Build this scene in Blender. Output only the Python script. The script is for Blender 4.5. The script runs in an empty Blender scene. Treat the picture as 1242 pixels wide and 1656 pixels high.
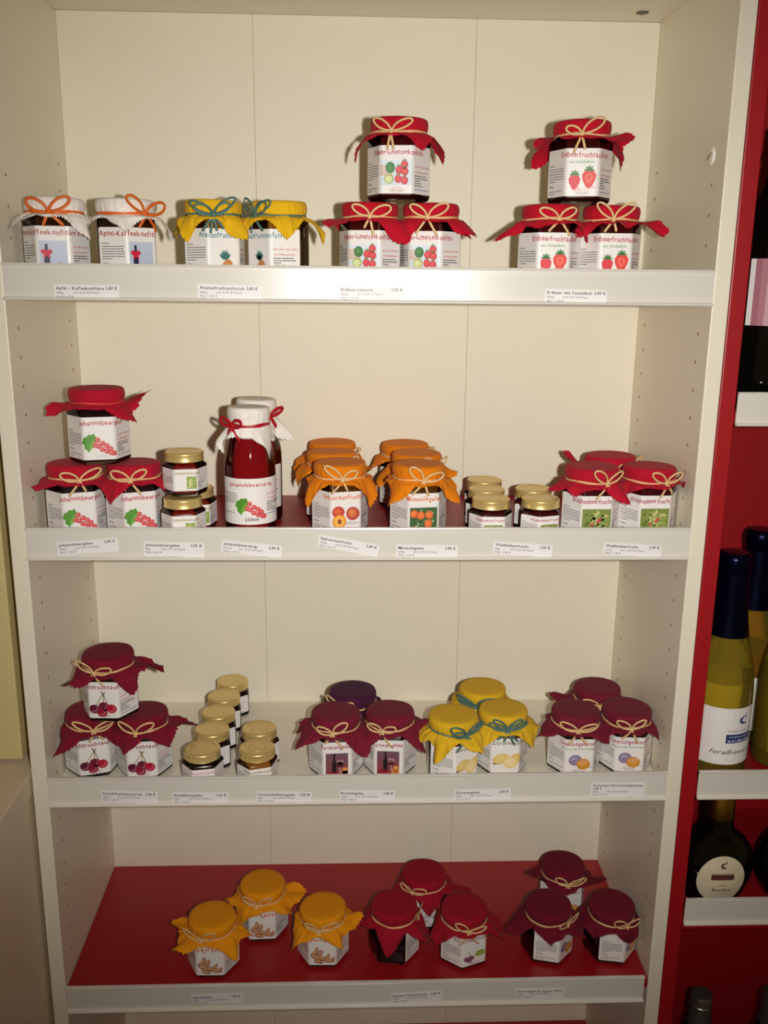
import bpy, bmesh, math, random
from mathutils import Vector, Matrix

# ------------------------------------------------------------------ camera, world, light
S = bpy.context.scene
COL = S.collection
ZO = 1.784                       # height of the scene's reference line (first shelf-pin hole) above the floor
PI = math.pi

cam_d = bpy.data.cameras.new('camera')
cam = bpy.data.objects.new('camera', cam_d); COL.objects.link(cam)
S.camera = cam
PITCH, ROLL, YAW, FPX = -.2478, .0104, .0401, 1497.7
CAM = Vector((.3632, -1.0205, -.1018 + ZO))
_fw = Vector((math.sin(YAW)*math.cos(PITCH), math.cos(YAW)*math.cos(PITCH), math.sin(PITCH)))
_rt = Vector((math.cos(YAW), -math.sin(YAW), 0)); _up = _rt.cross(_fw)
_r = _rt*math.cos(ROLL) + _up*math.sin(ROLL); _u = _up*math.cos(ROLL) - _rt*math.sin(ROLL)
cam.matrix_world = Matrix(((_r.x, _u.x, -_fw.x, CAM.x), (_r.y, _u.y, -_fw.y, CAM.y), (_r.z, _u.z, -_fw.z, CAM.z), (0, 0, 0, 1)))
cam_d.sensor_fit = 'VERTICAL'; cam_d.sensor_height = 36.0; cam_d.lens = FPX/1656*36.0
cam_d.clip_start = .02; cam_d.clip_end = 50

W = bpy.data.worlds.new('room_light'); S.world = W; W.use_nodes = True
W.node_tree.nodes['Background'].inputs[0].default_value = (1.0, .66, .24, 1)
W.node_tree.nodes['Background'].inputs[1].default_value = .078

fl_d = bpy.data.lights.new('camera_flash', 'SPOT')           # the flash sits to the right of the lens, its beam fades towards the rim
fl_d.energy = 43.0; fl_d.shadow_soft_size = .010; fl_d.color = (1.0, .968, .915)
fl_d.spot_size = math.radians(90); fl_d.spot_blend = 1.0
fl = bpy.data.objects.new('camera_flash', fl_d); COL.objects.link(fl)
fl.location = CAM + _r*.062 + _u*.004
fl.rotation_euler = (_fw + _u*.05).to_track_quat('-Z', 'Y').to_euler()

S.view_settings.view_transform = 'Standard'; S.view_settings.look = 'None'
S.view_settings.exposure = 0.0; S.view_settings.gamma = 1.0; S.view_settings.use_curve_mapping = False
S.cycles.max_bounces = 10; S.cycles.transparent_max_bounces = 24
S.cycles.caustics_reflective = False; S.cycles.caustics_refractive = False
S.cycles.sample_clamp_indirect = 4.0

# ------------------------------------------------------------------ helpers
def lin(c):
    return tuple(((x/255)/12.92 if x/255 <= .04045 else ((x/255 + .055)/1.055)**2.4) for x in c)

def mat(name, rgb, rough=.5, metal=0.0, spec=.5, noise=0.05, nscale=40.0, bump=0.0, bscale=300.0, coat=0.0, coatr=.03, sheen=0.0, linear=False):
    m = bpy.data.materials.new(name); m.use_nodes = True
    nt = m.node_tree; b = nt.nodes['Principled BSDF']
    c = rgb if linear else lin(rgb)
    b.inputs['Roughness'].default_value = rough; b.inputs['Metallic'].default_value = metal
    b.inputs['Specular IOR Level'].default_value = spec; b.inputs['Coat Weight'].default_value = coat
    b.inputs['Coat Roughness'].default_value = coatr
    b.inputs['Sheen Weight'].default_value = sheen
    tc = nt.nodes.new('ShaderNodeTexCoord')
    n = nt.nodes.new('ShaderNodeTexNoise'); n.inputs['Scale'].default_value = nscale; n.inputs['Detail'].default_value = 3
    nt.links.new(tc.outputs['Object'], n.inputs['Vector'])
    mx = nt.nodes.new('ShaderNodeMix'); mx.data_type = 'RGBA'
    mx.inputs['A'].default_value = (*[max(0, x*(1 - noise)) for x in c], 1)
    mx.inputs['B'].default_value = (*[min(1, x*(1 + noise)) for x in c], 1)
    nt.links.new(n.outputs['Fac'], mx.inputs['Factor']); nt.links.new(mx.outputs['Result'], b.inputs['Base Color'])
    if bump:
        n2 = nt.nodes.new('ShaderNodeTexNoise'); n2.inputs['Scale'].default_value = bscale; n2.inputs['Detail'].default_value = 2
        nt.links.new(tc.outputs['Object'], n2.inputs['Vector'])
        bp = nt.nodes.new('ShaderNodeBump'); bp.inputs['Strength'].default_value = bump; bp.inputs['Distance'].default_value = .001
        nt.links.new(n2.outputs['Fac'], bp.inputs['Height']); nt.links.new(bp.outputs['Normal'], b.inputs['Normal'])
    return m

def print_mat(name):                                        # ink: colour comes with the printed shapes
    m = bpy.data.materials.new(name); m.use_nodes = True
    nt = m.node_tree; b = nt.nodes['Principled BSDF']; b.inputs['Roughness'].default_value = .42
    a = nt.nodes.new('ShaderNodeAttribute'); a.attribute_name = 'Col'
    nt.links.new(a.outputs['Color'], b.inputs['Base Color'])
    return m

def glass_mat(name, tint=(1, 1, 1), ior=1.45, rough=.02, body=0.0, bodycol=(0, 0, 0)):
    """thin clear or tinted glass / liquid: see-through colour + fresnel gloss (+ some cloudy body)"""
    m = bpy.data.materials.new(name); m.use_nodes = True
    nt = m.node_tree; nt.nodes.clear()
    o = nt.nodes.new('ShaderNodeOutputMaterial'); t = nt.nodes.new('ShaderNodeBsdfTransparent'); t.inputs[0].default_value = (*tint, 1)
    g = nt.nodes.new('ShaderNodeBsdfGlossy'); g.inputs['Roughness'].default_value = rough
    f = nt.nodes.new('ShaderNodeFresnel'); f.inputs['IOR'].default_value = ior
    mx = nt.nodes.new('ShaderNodeMixShader'); base = t.outputs[0]
    if body:
        d = nt.nodes.new('ShaderNodeBsdfDiffuse'); d.inputs[0].default_value = (*bodycol, 1)
        tr = nt.nodes.new('ShaderNodeBsdfTranslucent'); tr.inputs[0].default_value = (*bodycol, 1)
        a = nt.nodes.new('ShaderNodeMixShader'); a.inputs[0].default_value = .5
        nt.links.new(d.outputs[0], a.inputs[1]); nt.links.new(tr.outputs[0], a.inputs[2])
        b = nt.nodes.new('ShaderNodeMixShader'); b.inputs[0].default_value = body
        nt.links.new(t.outputs[0], b.inputs[1]); nt.links.new(a.outputs[0], b.inputs[2]); base = b.outputs[0]
    nt.links.new(f.outputs[0], mx.inputs[0]); nt.links.new(base, mx.inputs[1]); nt.links.new(g.outputs[0], mx.inputs[2])
    nt.links.new(mx.outputs[0], o.inputs[0])
    return m

def mesh(name, verts, faces, smooth=False):
    me = bpy.data.meshes.new(name); me.from_pydata([tuple(v) for v in verts], [], faces); me.update()
    if smooth:
        me.polygons.foreach_set('use_smooth', [True]*len(me.polygons))
    return me

def obj(name, me, m=None, parent=None, loc=None, rotz=0.0):
    if m is not None and not me.materials: me.materials.append(m)
    o = bpy.data.objects.new(name, me); COL.objects.link(o)
    if parent is not None: o.parent = parent
    if loc is not None: o.location = loc
    if rotz: o.rotation_euler = (0, 0, rotz)
    return o

def thing(name, label, cat, loc=(0, 0, 0), rotz=0.0, group=None):
    o = bpy.data.objects.new(name, None); o.empty_display_size = .02; COL.objects.link(o)
    o.location = loc; o.rotation_euler = (0, 0, rotz); tag(o, label, cat, group)
    return o

def tag(o, label, cat, group=None):
    o['label'] = label; o['category'] = cat
    if group: o['group'] = group
    return o

def struct(o, label=None):
    o['kind'] = 'structure'
    if label: o['label'] = label
    return o

def box_mesh(name, x0, x1, y0, y1, z0, z1, bev=0.0015, seg=2):
    bm = bmesh.new(); bmesh.ops.create_cube(bm, size=1.0)
    for v in bm.verts:
        v.co = Vector(((x0 + x1)/2 + v.co.x*(x1 - x0), (y0 + y1)/2 + v.co.y*(y1 - y0), (z0 + z1)/2 + v.co.z*(z1 - z0)))
    if bev: bmesh.ops.bevel(bm, geom=bm.edges[:], offset=bev, segments=seg, affect='EDGES', profile=.5)
    me = bpy.data.meshes.new(name); bm.to_mesh(me); bm.free()
    return me

def lathe(name, prof, n=40, close_bottom=True, close_top=True, sy=1.0):
    """prof: list of (radius, z)"""
    v, f = [], []
    for r, z in prof:
        for i in range(n):
            a = 2*PI*i/n; v.append((r*math.cos(a), r*sy*math.sin(a), z))
    for k in range(len(prof) - 1):
        for i in range(n):
            j = (i + 1) % n
            f.append((k*n + i, k*n + j, (k + 1)*n + j, (k + 1)*n + i))
    if close_bottom: f.append(tuple(range(n - 1, -1, -1)))
    if close_top: f.append(tuple((len(prof) - 1)*n + i for i in range(n)))
    me = mesh(name, v, f, True)
    sharpen(me)
    return me

def sharpen(me, deg=38):
    bm = bmesh.new(); bm.from_mesh(me)
    for e in bm.edges:
        e.smooth = not (len(e.link_faces) == 2 and e.calc_face_angle(0) > math.radians(deg))
    bm.to_mesh(me); bm.free()

def tube(pts, w, t, up=Vector((0, 0, 1)), n=6, taper=None):
    """flat ribbon-like tube along points; w = width, t = thickness; returns verts, faces"""
    v, f = [], []
    m = len(pts)
    for i, p in enumerate(pts):
        d = (pts[min(i + 1, m - 1)] - pts[max(i - 1, 0)])
        d = d.normalized() if d.length > 1e-9 else Vector((1, 0, 0))
        a = d.cross(up)
        a = a.normalized() if a.length > 1e-6 else Vector((1, 0, 0))
        b = a.cross(d).normalized()
        k = taper[i] if taper else 1.0
        for q in range(n):
            an = 2*PI*q/n
            v.append(p + a*(t/2*math.cos(an)) + b*(w/2*k*math.sin(an)))
    for i in range(m - 1):
        for q in range(n):
            r = (q + 1) % n
            f.append((i*n + q, i*n + r, (i + 1)*n + r, (i + 1)*n + q))
    f.append(tuple(range(n - 1, -1, -1))); f.append(tuple((m - 1)*n + q for q in range(n)))
    return v, f

def catmull(P, k=6, closed=False):
    out = []
    n = len(P)
    for i in range(n if closed else n - 1):
        g = lambda q: P[q % n] if closed else P[max(0, min(n - 1, q))]
        p0, p1, p2, p3 = g(i - 1), g(i), g(i + 1), g(i + 2)
        for s in range(k):
            t = s/k
            out.append(.5*((2*p1) + (p2 - p0)*t + (2*p0 - 5*p1 + 4*p2 - p3)*t*t + (3*p1 - p0 - 3*p2 + p3)*t**3))
    if not closed: out.append(P[-1])
    return out

# ------------------------------------------------------------------ lettering (built-in font, one cached glyph per character)
GL = {}
def load_glyphs(chars, bold=.018):
    obs = []
    for c in sorted(set(chars)):
        if c == ' ': continue
        cu = bpy.data.curves.new('glyph', 'FONT'); cu.body = c; cu.resolution_u = 2; cu.offset = bold; cu.size = 1.0
        o = bpy.data.objects.new('glyph', cu); COL.objects.link(o); obs.append((c, o))
    bpy.context.view_layer.update()
    dg = bpy.context.evaluated_depsgraph_get()
    for c, o in obs:
        me = bpy.data.meshes.new_from_object(o.evaluated_get(dg))
        vs = [(v.co.x, v.co.y) for v in me.vertices]; fs = [tuple(p.vertices) for p in me.polygons]
        x0 = min(v[0] for v in vs) if vs else 0; x1 = max(v[0] for v in vs) if vs else .3
        GL[c] = ([(x - x0, y) for x, y in vs], fs, x1 - x0)
        bpy.data.meshes.remove(me)
    for c, o in obs:
        cu = o.data; bpy.data.objects.remove(o); bpy.data.curves.remove(cu)

class Ink:
    """flat print collected in label coordinates (u along, z up), with colour and layer"""
    def __init__(self): self.v, self.f, self.c = [], [], []
    def add(self, pts, faces, cols, layer):
        b = len(self.v)
        self.v += [(p[0], p[1], layer) for p in pts]; self.f += [tuple(i + b for i in f) for f in faces]
        self.c += cols if isinstance(cols, list) else [cols]*len(pts)
    def rect(self, u0, z0, u1, z1, c, layer=1, ctop=None):
        c = lin(c); t = lin(ctop) if ctop else c
        self.add([(u0, z0), (u1, z0), (u1, z1), (u0, z1)], [(0, 1, 2, 3)], [c, c, t, t], layer)
    def poly(self, pts, c, layer=2):
        c = lin(c); m = (sum(p[0] for p in pts)/len(pts), sum(p[1] for p in pts)/len(pts)); n = len(pts)
        self.add([m] + pts, [(0, 1 + i, 1 + (i + 1) % n) for i in range(n)], c, layer)
    def ell(self, u, z, a, b, c, layer=3, hi=None, ang=0.0, n=14):
        """ellipse; hi = lighter printed middle"""
        ca, sa = math.cos(ang), math.sin(ang)
        pts = [(u - .25*a, z + .25*b)]; cols = [lin(hi) if hi else lin(c)]
        for i in range(n):
            t = 2*PI*i/n; x, y = a*math.cos(t), b*math.sin(t)
            pts.append((u + x*ca - y*sa, z + x*sa + y*ca)); cols.append(lin(c))
        self.add(pts, [(0, 1 + i, 1 + (i + 1) % n) for i in range(n)], cols, layer)
    def ring(self, u, z, a, b, w, c, layer=2, n=28):
        c = lin(c); pts = []
        for i in range(n):
            t = 2*PI*i/n
            pts += [(u + a*math.cos(t), z + b*math.sin(t)), (u + (a - w)*math.cos(t), z + (b - w)*math.sin(t))]
        self.add(pts, [(2*i, 2*((i + 1) % n), 2*((i + 1) % n) + 1, 2*i + 1) for i in range(n)], c, layer)
    def bars(self, u0, u1, z, h, c, rnd, layer=1, fill=1.0):       # illegible small print: a row of word-length strokes
        u = u0; end = u0 + (u1 - u0)*fill
        while u < end:
            w = rnd.uniform(.0014, .0042); w = min(w, end - u)
            if w > .0006: self.rect(u, z - h/2, u + w, z + h/2, c, layer)
            u += w + .0006
    def text(self, s, u0, z, u1=None, size=.006, c=(30, 30, 30), layer=2, jit=0.0, rnd=None, gap=.09, slant=0.0, space=.32):
        """s written from u0, fitted to end at u1 when given"""
        tot = 0; adv = []
        for ch in s:
            if ch == ' ': adv.append(space); tot += space; continue
            w = GL[ch][2] + gap; adv.append(w); tot += w
        kx = size if u1 is None else (u1 - u0)/max(tot - gap, .01)
        col = lin(c); x = u0
        for ch, a in zip(s, adv):
            if ch != ' ':
                vs, fs, w = GL[ch]
                r = rnd.uniform(-jit, jit) if jit else 0; dy = rnd.uniform(-jit, jit)*size*.9 if jit else 0
                sc = 1 + (rnd.uniform(-jit, jit)*.8 if jit else 0); cr, sr = math.cos(r), math.sin(r)
                pts = []
                for px, py in vs:
                    X = (px - w/2)*kx; Y = py*size*sc
                    pts.append((x + w/2*kx + X*cr - Y*sr + slant*Y, z + dy + X*sr + Y*cr))
                self.add(pts, fs, col, layer)
            x += a*kx
        return x
    def build(self, name, path, off):
        """bend onto the path (an object with .cuts and .at(u, offset)); returns a mesh"""
        me = bpy.data.meshes.new(name)
        bm = bmesh.new(); cl = bm.verts.layers.float_color.new('Col')
        vs = []
        for (u, z, l), c in zip(self.v, self.c):
            v = bm.verts.new((u, z, l)); v[cl] = (*c, 1); vs.append(v)
        for f in self.f:
            try: bm.faces.new([vs[i] for i in f])
            except ValueError: pass
        if self.v:
            lo = min(p[0] for p in self.v); hi = max(p[0] for p in self.v)
            for cu in path.cuts:
                if lo < cu < hi:
                    bmesh.ops.bisect_plane(bm, geom=bm.verts[:] + bm.edges[:] + bm.faces[:], plane_co=(cu, 0, 0), plane_no=(1, 0, 0), dist=1e-7)
        for v in bm.verts:
            u, z, l = v.co; x, y = path.at(u, off + l*.00006); v.co = (x, y, z)
        bm.to_mesh(me); bm.free()
        return me

class HexPath:
    """outline of a six-sided jar with rounded corners; u = 0 in the middle of the front face (-Y)"""
    def __init__(self, a, rc, seg=4):
        self.a, self.rc = a, rc; self.h = (a - rc)/math.sqrt(3); self.arc = rc*PI/3; self.L = 2*self.h + self.arc
        self.cuts = []
        for k in range(-2, 2):
            u = k*self.L + self.h
            self.cuts += [u + self.arc*i/seg for i in range(seg + 1)]
    def at(self, u, off=0.0):
        k = math.floor((u + self.h)/self.L); lu = u - k*self.L; th = k*PI/3
        if lu <= self.h: x, y = lu, -(self.a + off)
        else:
            b = (lu - self.h)/self.rc
            x = self.h + (self.rc + off)*math.sin(b); y = -(self.a - self.rc) - (self.rc + off)*math.cos(b)
        c, s = math.cos(th), math.sin(th)
        return x*c - y*s, x*s + y*c
    def loop(self, off=0.0, seg=4):
        out = []
        for k in range(6):
            for i in range(seg + 1):
                out.append(self.at(k*self.L + self.h + self.arc*i/seg - 1e-9, off))
        return out

class RoundPath:
    def __init__(self, r):
        self.r = r; self.cuts = [r*math.radians(d) for d in range(-120, 121, 10)]
    def at(self, u, off=0.0):
        t = u/self.r; return (self.r + off)*math.sin(t), -(self.r + off)*math.cos(t)

class FlatPath:
    cuts = []
    def at(self, u, off=0.0): return u, -off

def sheet(name, path, u0, u1, z0, z1, off, m, cr=0.0):
    """a paper label wrapped along a path, with rounded corners"""
    ink = Ink()
    if cr:
        pts = []
        for cx, cz, a0 in ((u1 - cr, z0 + cr, -90), (u1 - cr, z1 - cr, 0), (u0 + cr, z1 - cr, 90), (u0 + cr, z0 + cr, 180)):
            for i in range(5):
                a = math.radians(a0 + 22.5*i); pts.append((cx + cr*math.cos(a), cz + cr*math.sin(a)))
        ink.add(pts, [tuple(range(len(pts)))], (1, 1, 1), 0)
    else: ink.add([(u0, z0), (u1, z0), (u1, z1), (u0, z1)], [(0, 1, 2, 3)], (1, 1, 1), 0)
    me = ink.build(name, path, off); me.materials.append(m)
    return me

# ------------------------------------------------------------------ materials
M_CREAM = mat('cream_melamine', (236, 228, 208), rough=.42, noise=.02, nscale=60, bump=.05, bscale=900)
M_BACK = mat('cream_back_board', (240, 233, 212), rough=.55, spec=.3, noise=.02, nscale=30, bump=.14, bscale=260)
M_RED = mat('red_melamine', (160, 18, 27), rough=.42, noise=.05, nscale=50, bump=.04, bscale=700)
M_RAIL = mat('off_white_plastic_rail', (226, 221, 212), rough=.22, spec=1.0, coat=1.0, coatr=.17, noise=.015, nscale=20, bump=.012, bscale=60)
M_HOLE = mat('drilled_chipboard', (176, 136, 106), rough=.9, noise=.3, nscale=900)
M_CAPP = mat('white_plastic_cap', (240, 236, 226), rough=.35, noise=.01)
M_GREYCAP = mat('grey_fitting', (96, 92, 84), rough=.5, noise=.1)
M_COUNTER = mat('cream_laminate_counter', (214, 196, 170), rough=.42, noise=.03, nscale=25)
M_YWALL = mat('pale_yellow_plaster', (208, 190, 134), rough=.85, noise=.05, nscale=60, bump=.2, bscale=250)
M_FLOOR = mat('brown_floor_tiles', (128, 92, 66), rough=.45, noise=.2, nscale=6)
M_WALL = mat('plaster_wall', (228, 212, 176), rough=.9, noise=.04, nscale=20, bump=.1, bscale=200)
M_PAPER = mat('white_label_paper', (240, 236, 232), rough=.36, noise=.01, nscale=200)
M_TAGP = mat('price_tag_paper', (236, 232, 232), rough=.5, noise=.015, nscale=200)
M_PRINT = print_mat('printed_ink')
M_GLASS = glass_mat('clear_jar_glass', (.96, .97, .96))
M_GOLD = mat('gold_lacquered_lid', (230, 202, 130), rough=.34, metal=.5, noise=.05, nscale=80)
M_RAFFIA = mat('natural_raffia', (228, 190, 134), rough=.6, noise=.22, nscale=500)
M_RIB_O = mat('orange_ribbon', (226, 104, 24), rough=.5, noise=.12, nscale=400)
M_RIB_T = mat('teal_raffia', (78, 116, 108), rough=.55, noise=.2, nscale=500)
M_RIB_R = mat('red_satin_ribbon', (178, 14, 34), rough=.35, noise=.1, nscale=300)
M_RIB_P = mat('pale_red_string', (226, 92, 70), rough=.55, noise=.1, nscale=300)

def cloth(name, rgb): return mat(name, rgb, rough=.88, spec=.25, noise=.13, nscale=220, bump=.3, bscale=1400, sheen=.04)
CL = {
    'white': cloth('white_cotton', (240, 234, 226)), 'yellow': cloth('golden_yellow_cotton', (232, 182, 20)),
    'red': cloth('cherry_red_cotton', (190, 10, 38)), 'red2': cloth('raspberry_red_cotton', (182, 16, 44)),
    'orange': cloth('orange_cotton', (228, 128, 4)), 'burg': cloth('burgundy_cotton', (124, 16, 40)),
    'wine': cloth('wine_red_cotton', (122, 24, 46)), 'purple': cloth('deep_purple_cotton', (74, 22, 58)),
    'lemon': cloth('lemon_cotton', (224, 180, 34)), 'plum': cloth('plum_cotton', (118, 24, 46)),
    'mango': cloth('mango_cotton', (234, 150, 6)), 'crim': cloth('crimson_cotton', (158, 10, 36)),
    'dark': cloth('dark_burgundy_cotton', (112, 12, 36)),
}
def jam(name, rgb, rough=.2): return mat(name, rgb, rough=rough, spec=.4, noise=.5, nscale=160)
JAM = {
    'coffee': jam('brown_apple_coffee_jam', (52, 26, 8)), 'amber': jam('amber_pineapple_jam', (140, 84, 14)),
    'straw': jam('dark_strawberry_jam', (66, 14, 12)), 'black': jam('dark_currant_jelly', (26, 5, 8)),
    'ruby': jam('ruby_currant_jelly', (120, 18, 12)), 'rasp': jam('raspberry_jam', (64, 6, 16)),
    'brown': jam('brown_fruit_jelly', (84, 44, 8)), 'rust': jam('dark_ginger_jelly', (60, 24, 10)), 'honey': jam('honey_coloured_jelly', (148, 88, 30)),
    'dusk': jam('dark_cherry_jam', (30, 4, 12)),
}

# ------------------------------------------------------------------ the two bookcases, shelves, counter
D = .2586; IW = .76; TP = .0184
FLOORZ = 0.0
def Z(z): return z + ZO
ZTOP = .216
ZS = [-.1075, -.4008, -.7178, -.9951, -1.300]            # shelf surfaces of the cream bookcase
RAILTOP = [-.0902, -.3777, -.6905, -.9895]

struct(obj('floor', box_mesh('floor', -2.5, 3.2, -3.0, .30, -.05, 0, 0), M_FLOOR), 'brown tiled shop floor')
struct(obj('wall_back', box_mesh('wall_back', -2.5, 3.2, .285, .40, 0, 2.7, 0), M_WALL), 'plain plaster wall behind the bookcases')

def back_boards(root, x0, x1, seams, m):
    xs = [x0] + seams + [x1]
    for a, b in zip(xs[:-1], xs[1:]):
        obj('back_panel', box_mesh('back_panel', a + .00012, b - .00012, D, D + .006, .02, Z(ZTOP), .0005, 1), m, root)

bc = thing('bookcase', 'tall cream bookcase holding the rows of preserve jars', 'bookcase')
obj('side_panel', box_mesh('side_panel', -TP, 0, 0, D + .012, 0, Z(ZTOP) + .02, .0012), M_CREAM, bc)
obj('side_panel', box_mesh('side_panel', IW, IW + TP, 0, D + .012, 0, Z(ZTOP) + .02, .0012), M_CREAM, bc)
obj('top_panel', box_mesh('top_panel', 0, IW, 0, D, Z(ZTOP), Z(ZTOP) + .02, .001), M_CREAM, bc)
obj('plinth', box_mesh('plinth', 0, IW, .01, .028, 0, .07, .001), M_CREAM, bc)
obj('bottom_panel', box_mesh('bottom_panel', 0, IW, .002, D, .07, .088, .001), M_CREAM, bc)
back_boards(bc, 0, IW, [.2434, .5258], M_BACK)
# drilled shelf-pin holes, 32 mm apart
hole_r = lathe('pin_hole', [(.0021, 0), (.0021, .0002), (.0015, .0002), (.0012, .0001)], 12)
for side, x, ry in ((0, .0, PI/2), (1, IW, -PI/2)):
    for y, k0 in ((.0339, 0), (.2274, -1)):
        for k in range(k0, 36):
            z = -.032*k
            if any(abs(z - (s - .012)) < .022 for s in ZS): continue
            h = obj('shelf_pin_hole', hole_r, M_HOLE, bc, (x, y, Z(z))); h.rotation_euler = (0, ry, 0)
cap = obj('cam_cover_cap', lathe('cam_cover_cap', [(.0098, 0), (.0098, .0008), (.0085, .0022), (.005, .0027), (.0, .0027)], 32, True, False), M_CAPP, bc, (IW, .0413, Z(.0302))); cap.rotation_euler = (0, -PI/2, 0)
sl = obj('slot', box_mesh('slot', -.0012, .0012, -.0062, .0062, .0024, .0031, .0003), M_HOLE, cap); sl.rotation_euler = (0, 0, .5)
gc = obj('screw_cap', lathe('screw_cap', [(.0075, 0), (.0075, -.001), (.006, -.0016), (0, -.0016)], 28, True, False), M_GREYCAP, bc, (.7228, .215, Z(ZTOP)))

RAIL_PROF = [(0, 0), (-.0015, 0), (-.0042, -.0003), (-.0046, -.0016), (-.0040, -.0028), (-.0018, -.0032), (-.0016, -.0350), (-.0034, -.0356), (-.0056, -.0366), (-.0058, -.0380), (-.0044, -.0390), (0, -.0390)]
def rail_mesh(x0, x1, h=.039):
    k = h/.039; n = len(RAIL_PROF); v, f = [], []
    for x in (x0, x1):
        for y, z in RAIL_PROF: v.append((x, y, z*k))
    for i in range(n):
        j = (i + 1) % n; f.append((i, j, n + j, n + i))
    f.append(tuple(range(n - 1, -1, -1))); f.append(tuple(range(n, 2*n)))
    return mesh('price_rail', v, f)

def shelf(x0, x1, z, m, label, railtop=None, group=None, rx=(0.001, .001)):
    t = thing('shelf_board', label, 'shelf', (0, 0, Z(z)), 0, group)
    obj('board', box_mesh('board', x0 + .0006, x1 - .0006, .0, D - .001, -.0150, 0, .001), m, t)
    if railtop is not None:
        obj('price_rail', rail_mesh(x0 + rx[0], x1 - rx[1], .0385), M_RAIL, t, (0, -.0005, railtop - z)).rotation_euler = (-.006, 0, 0)
    return t
G1 = 'shelf boards of the cream bookcase'
shelf(0, IW, ZS[0], M_CREAM, 'cream shelf board with price rail carrying the topmost jars', RAILTOP[0], G1)
shelf(0, IW, ZS[1], M_RED, 'red shelf board with price rail carrying the syrup bottles', RAILTOP[1], G1)
shelf(0, IW, ZS[2], M_CREAM, 'cream shelf board with price rail carrying the lemon and clover jars', RAILTOP[2], G1)
shelf(0, IW, ZS[3], M_RED, 'wide open red shelf board with price rail carrying the ginger jars', RAILTOP[3], G1, rx=(.001, .006))
shelf(0, IW, ZS[4], M_RED, 'empty red shelf board at the very bottom of the picture', None, G1)

RX0 = IW + TP + .0006; RX1 = RX0 + TP; RX2 = RX1 + IW
rb = thing('bookcase', 'red bookcase with wine bottles at the right edge', 'bookcase')
obj('side_panel', box_mesh('side_panel', RX0, RX1, 0, D + .012, 0, Z(ZTOP) + .02, .0012), M_RED, rb)
obj('side_panel', box_mesh('side_panel', RX2, RX2 + TP, 0, D + .012, 0, Z(ZTOP) + .02, .0012), M_RED, rb)
obj('top_panel', box_mesh('top_panel', RX1, RX2, 0, D, Z(ZTOP), Z(ZTOP) + .02, .001), M_RED, rb)
obj('plinth', box_mesh('plinth', RX1, RX2, .01, .028, 0, .07, .001), M_RED, rb)
back_boards(rb, RX1, RX2, [RX1 + .2434, RX1 + .5258], M_RED)
RR = [-.2212, -.6903, -.8731]; RS = [-.243, -.7125, -.9060, -1.405]
G2 = 'shelf boards of the red bookcase'
shelf(RX1, RX2, RS[0], M_RED, 'red shelf board with white rail under the dark bottle with mauve label', RR[0], G2)
shelf(RX1, RX2, RS[1], M_RED, 'red shelf board with white rail under the blue foiled sparkling wine', RR[1], G2)
shelf(RX1, RX2, RS[2], M_RED, 'red shelf board with white rail under the flask shaped bottles', RR[2], G2)
shelf(RX1, RX2, RS[3], M_RED, 'red shelf board hidden below the silver capped bottles', RS[3] + .022, G2)

ct = thing('counter', 'cream counter with overlapping worktop at the lower left', 'counter')
CTZ = Z(-.688)
obj('worktop', box_mesh('worktop', -1.2, -.0205, -.62, .262, CTZ - .028, CTZ, .0015), M_COUNTER, ct)
obj('cabinet_body', box_mesh('cabinet_body', -1.19, -.0225, -.60, .26, .0, CTZ - .0282, .001), M_COUNTER, ct)
wl = obj('wall_left', box_mesh('wall_left', -1.3, -.0385, .030, .284, CTZ + .004, 2.7, .002), M_YWALL)
struct(wl, 'pale yellow wall pier left of the cream bookcase')

# ------------------------------------------------------------------ labels: print for every product
load_glyphs('ABCDEFGHIJKLMNOPQRSTUVWXYZabcdefghijklmnopqrstuvwxyzäöüß0123456789€,.-–=%: ')
BIG = HexPath(.0305, .005); MINI_P = HexPath(.0225, .0042)
F = BIG.L                                   # one jar face, along the label
CRIM, BRICK, TEAL, ORNG, BURG, MAG, GREEN = (190, 26, 58), (176, 60, 48), (64, 140, 150), (226, 108, 56), (150, 26, 66), (176, 30, 92), (92, 152, 84)

def blob(ink, u, z, r, c, layer, n, seed, hi=None, sq=1.0):
    rnd = random.Random(seed); pts = [(u + r*rnd.uniform(.7, 1.1)*math.cos(2*PI*i/n), z + sq*r*rnd.uniform(.7, 1.1)*math.sin(2*PI*i/n)) for i in range(n)]
    ink.poly(pts, c, layer)
def leaf(ink, u, z, l, w, ang, c, layer=4):
    ca, sa = math.cos(ang), math.sin(ang); pts = []
    for x, y in ((0, 0), (.35*l, w/2), (.7*l, w*.38), (l, 0), (.7*l, -w*.38), (.35*l, -w/2)): pts.append((u + x*ca - y*sa, z + x*sa + y*ca))
    ink.poly(pts, c, layer)

def pic_apfel(k):
    k.rect(-.0150, .0040, .0135, .0405, (176, 186, 208), 1, (196, 206, 224))
    k.rect(-.0105, .0100, -.0045, .0290, (38, 36, 72), 2); k.rect(-.0090, .0285, -.0062, .0370, (38, 36, 72), 2)
    k.ell(-.0105, .0290, .0030, .0026, (210, 34, 66), 3); k.ell(-.0045, .0290, .0030, .0026, (210, 34, 66), 3)
    leaf(k, -.0075, .0290, .008, .003, -1.1, (210, 34, 66)); leaf(k, -.0075, .0290, .008, .003, -2.0, (210, 34, 66))
    k.ell(-.0065, .0100, .0060, .0032, (232, 232, 236), 4); k.ell(-.0065, .0104, .0046, .0020, (42, 30, 26), 5)
    for u, z, r in ((.0060, .0140, .0045), (.0030, .0085, .0045), (.0100, .0085, .0046)): k.ell(u, z, r, r*.95, (196, 60, 62), 5, (232, 128, 108))
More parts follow.
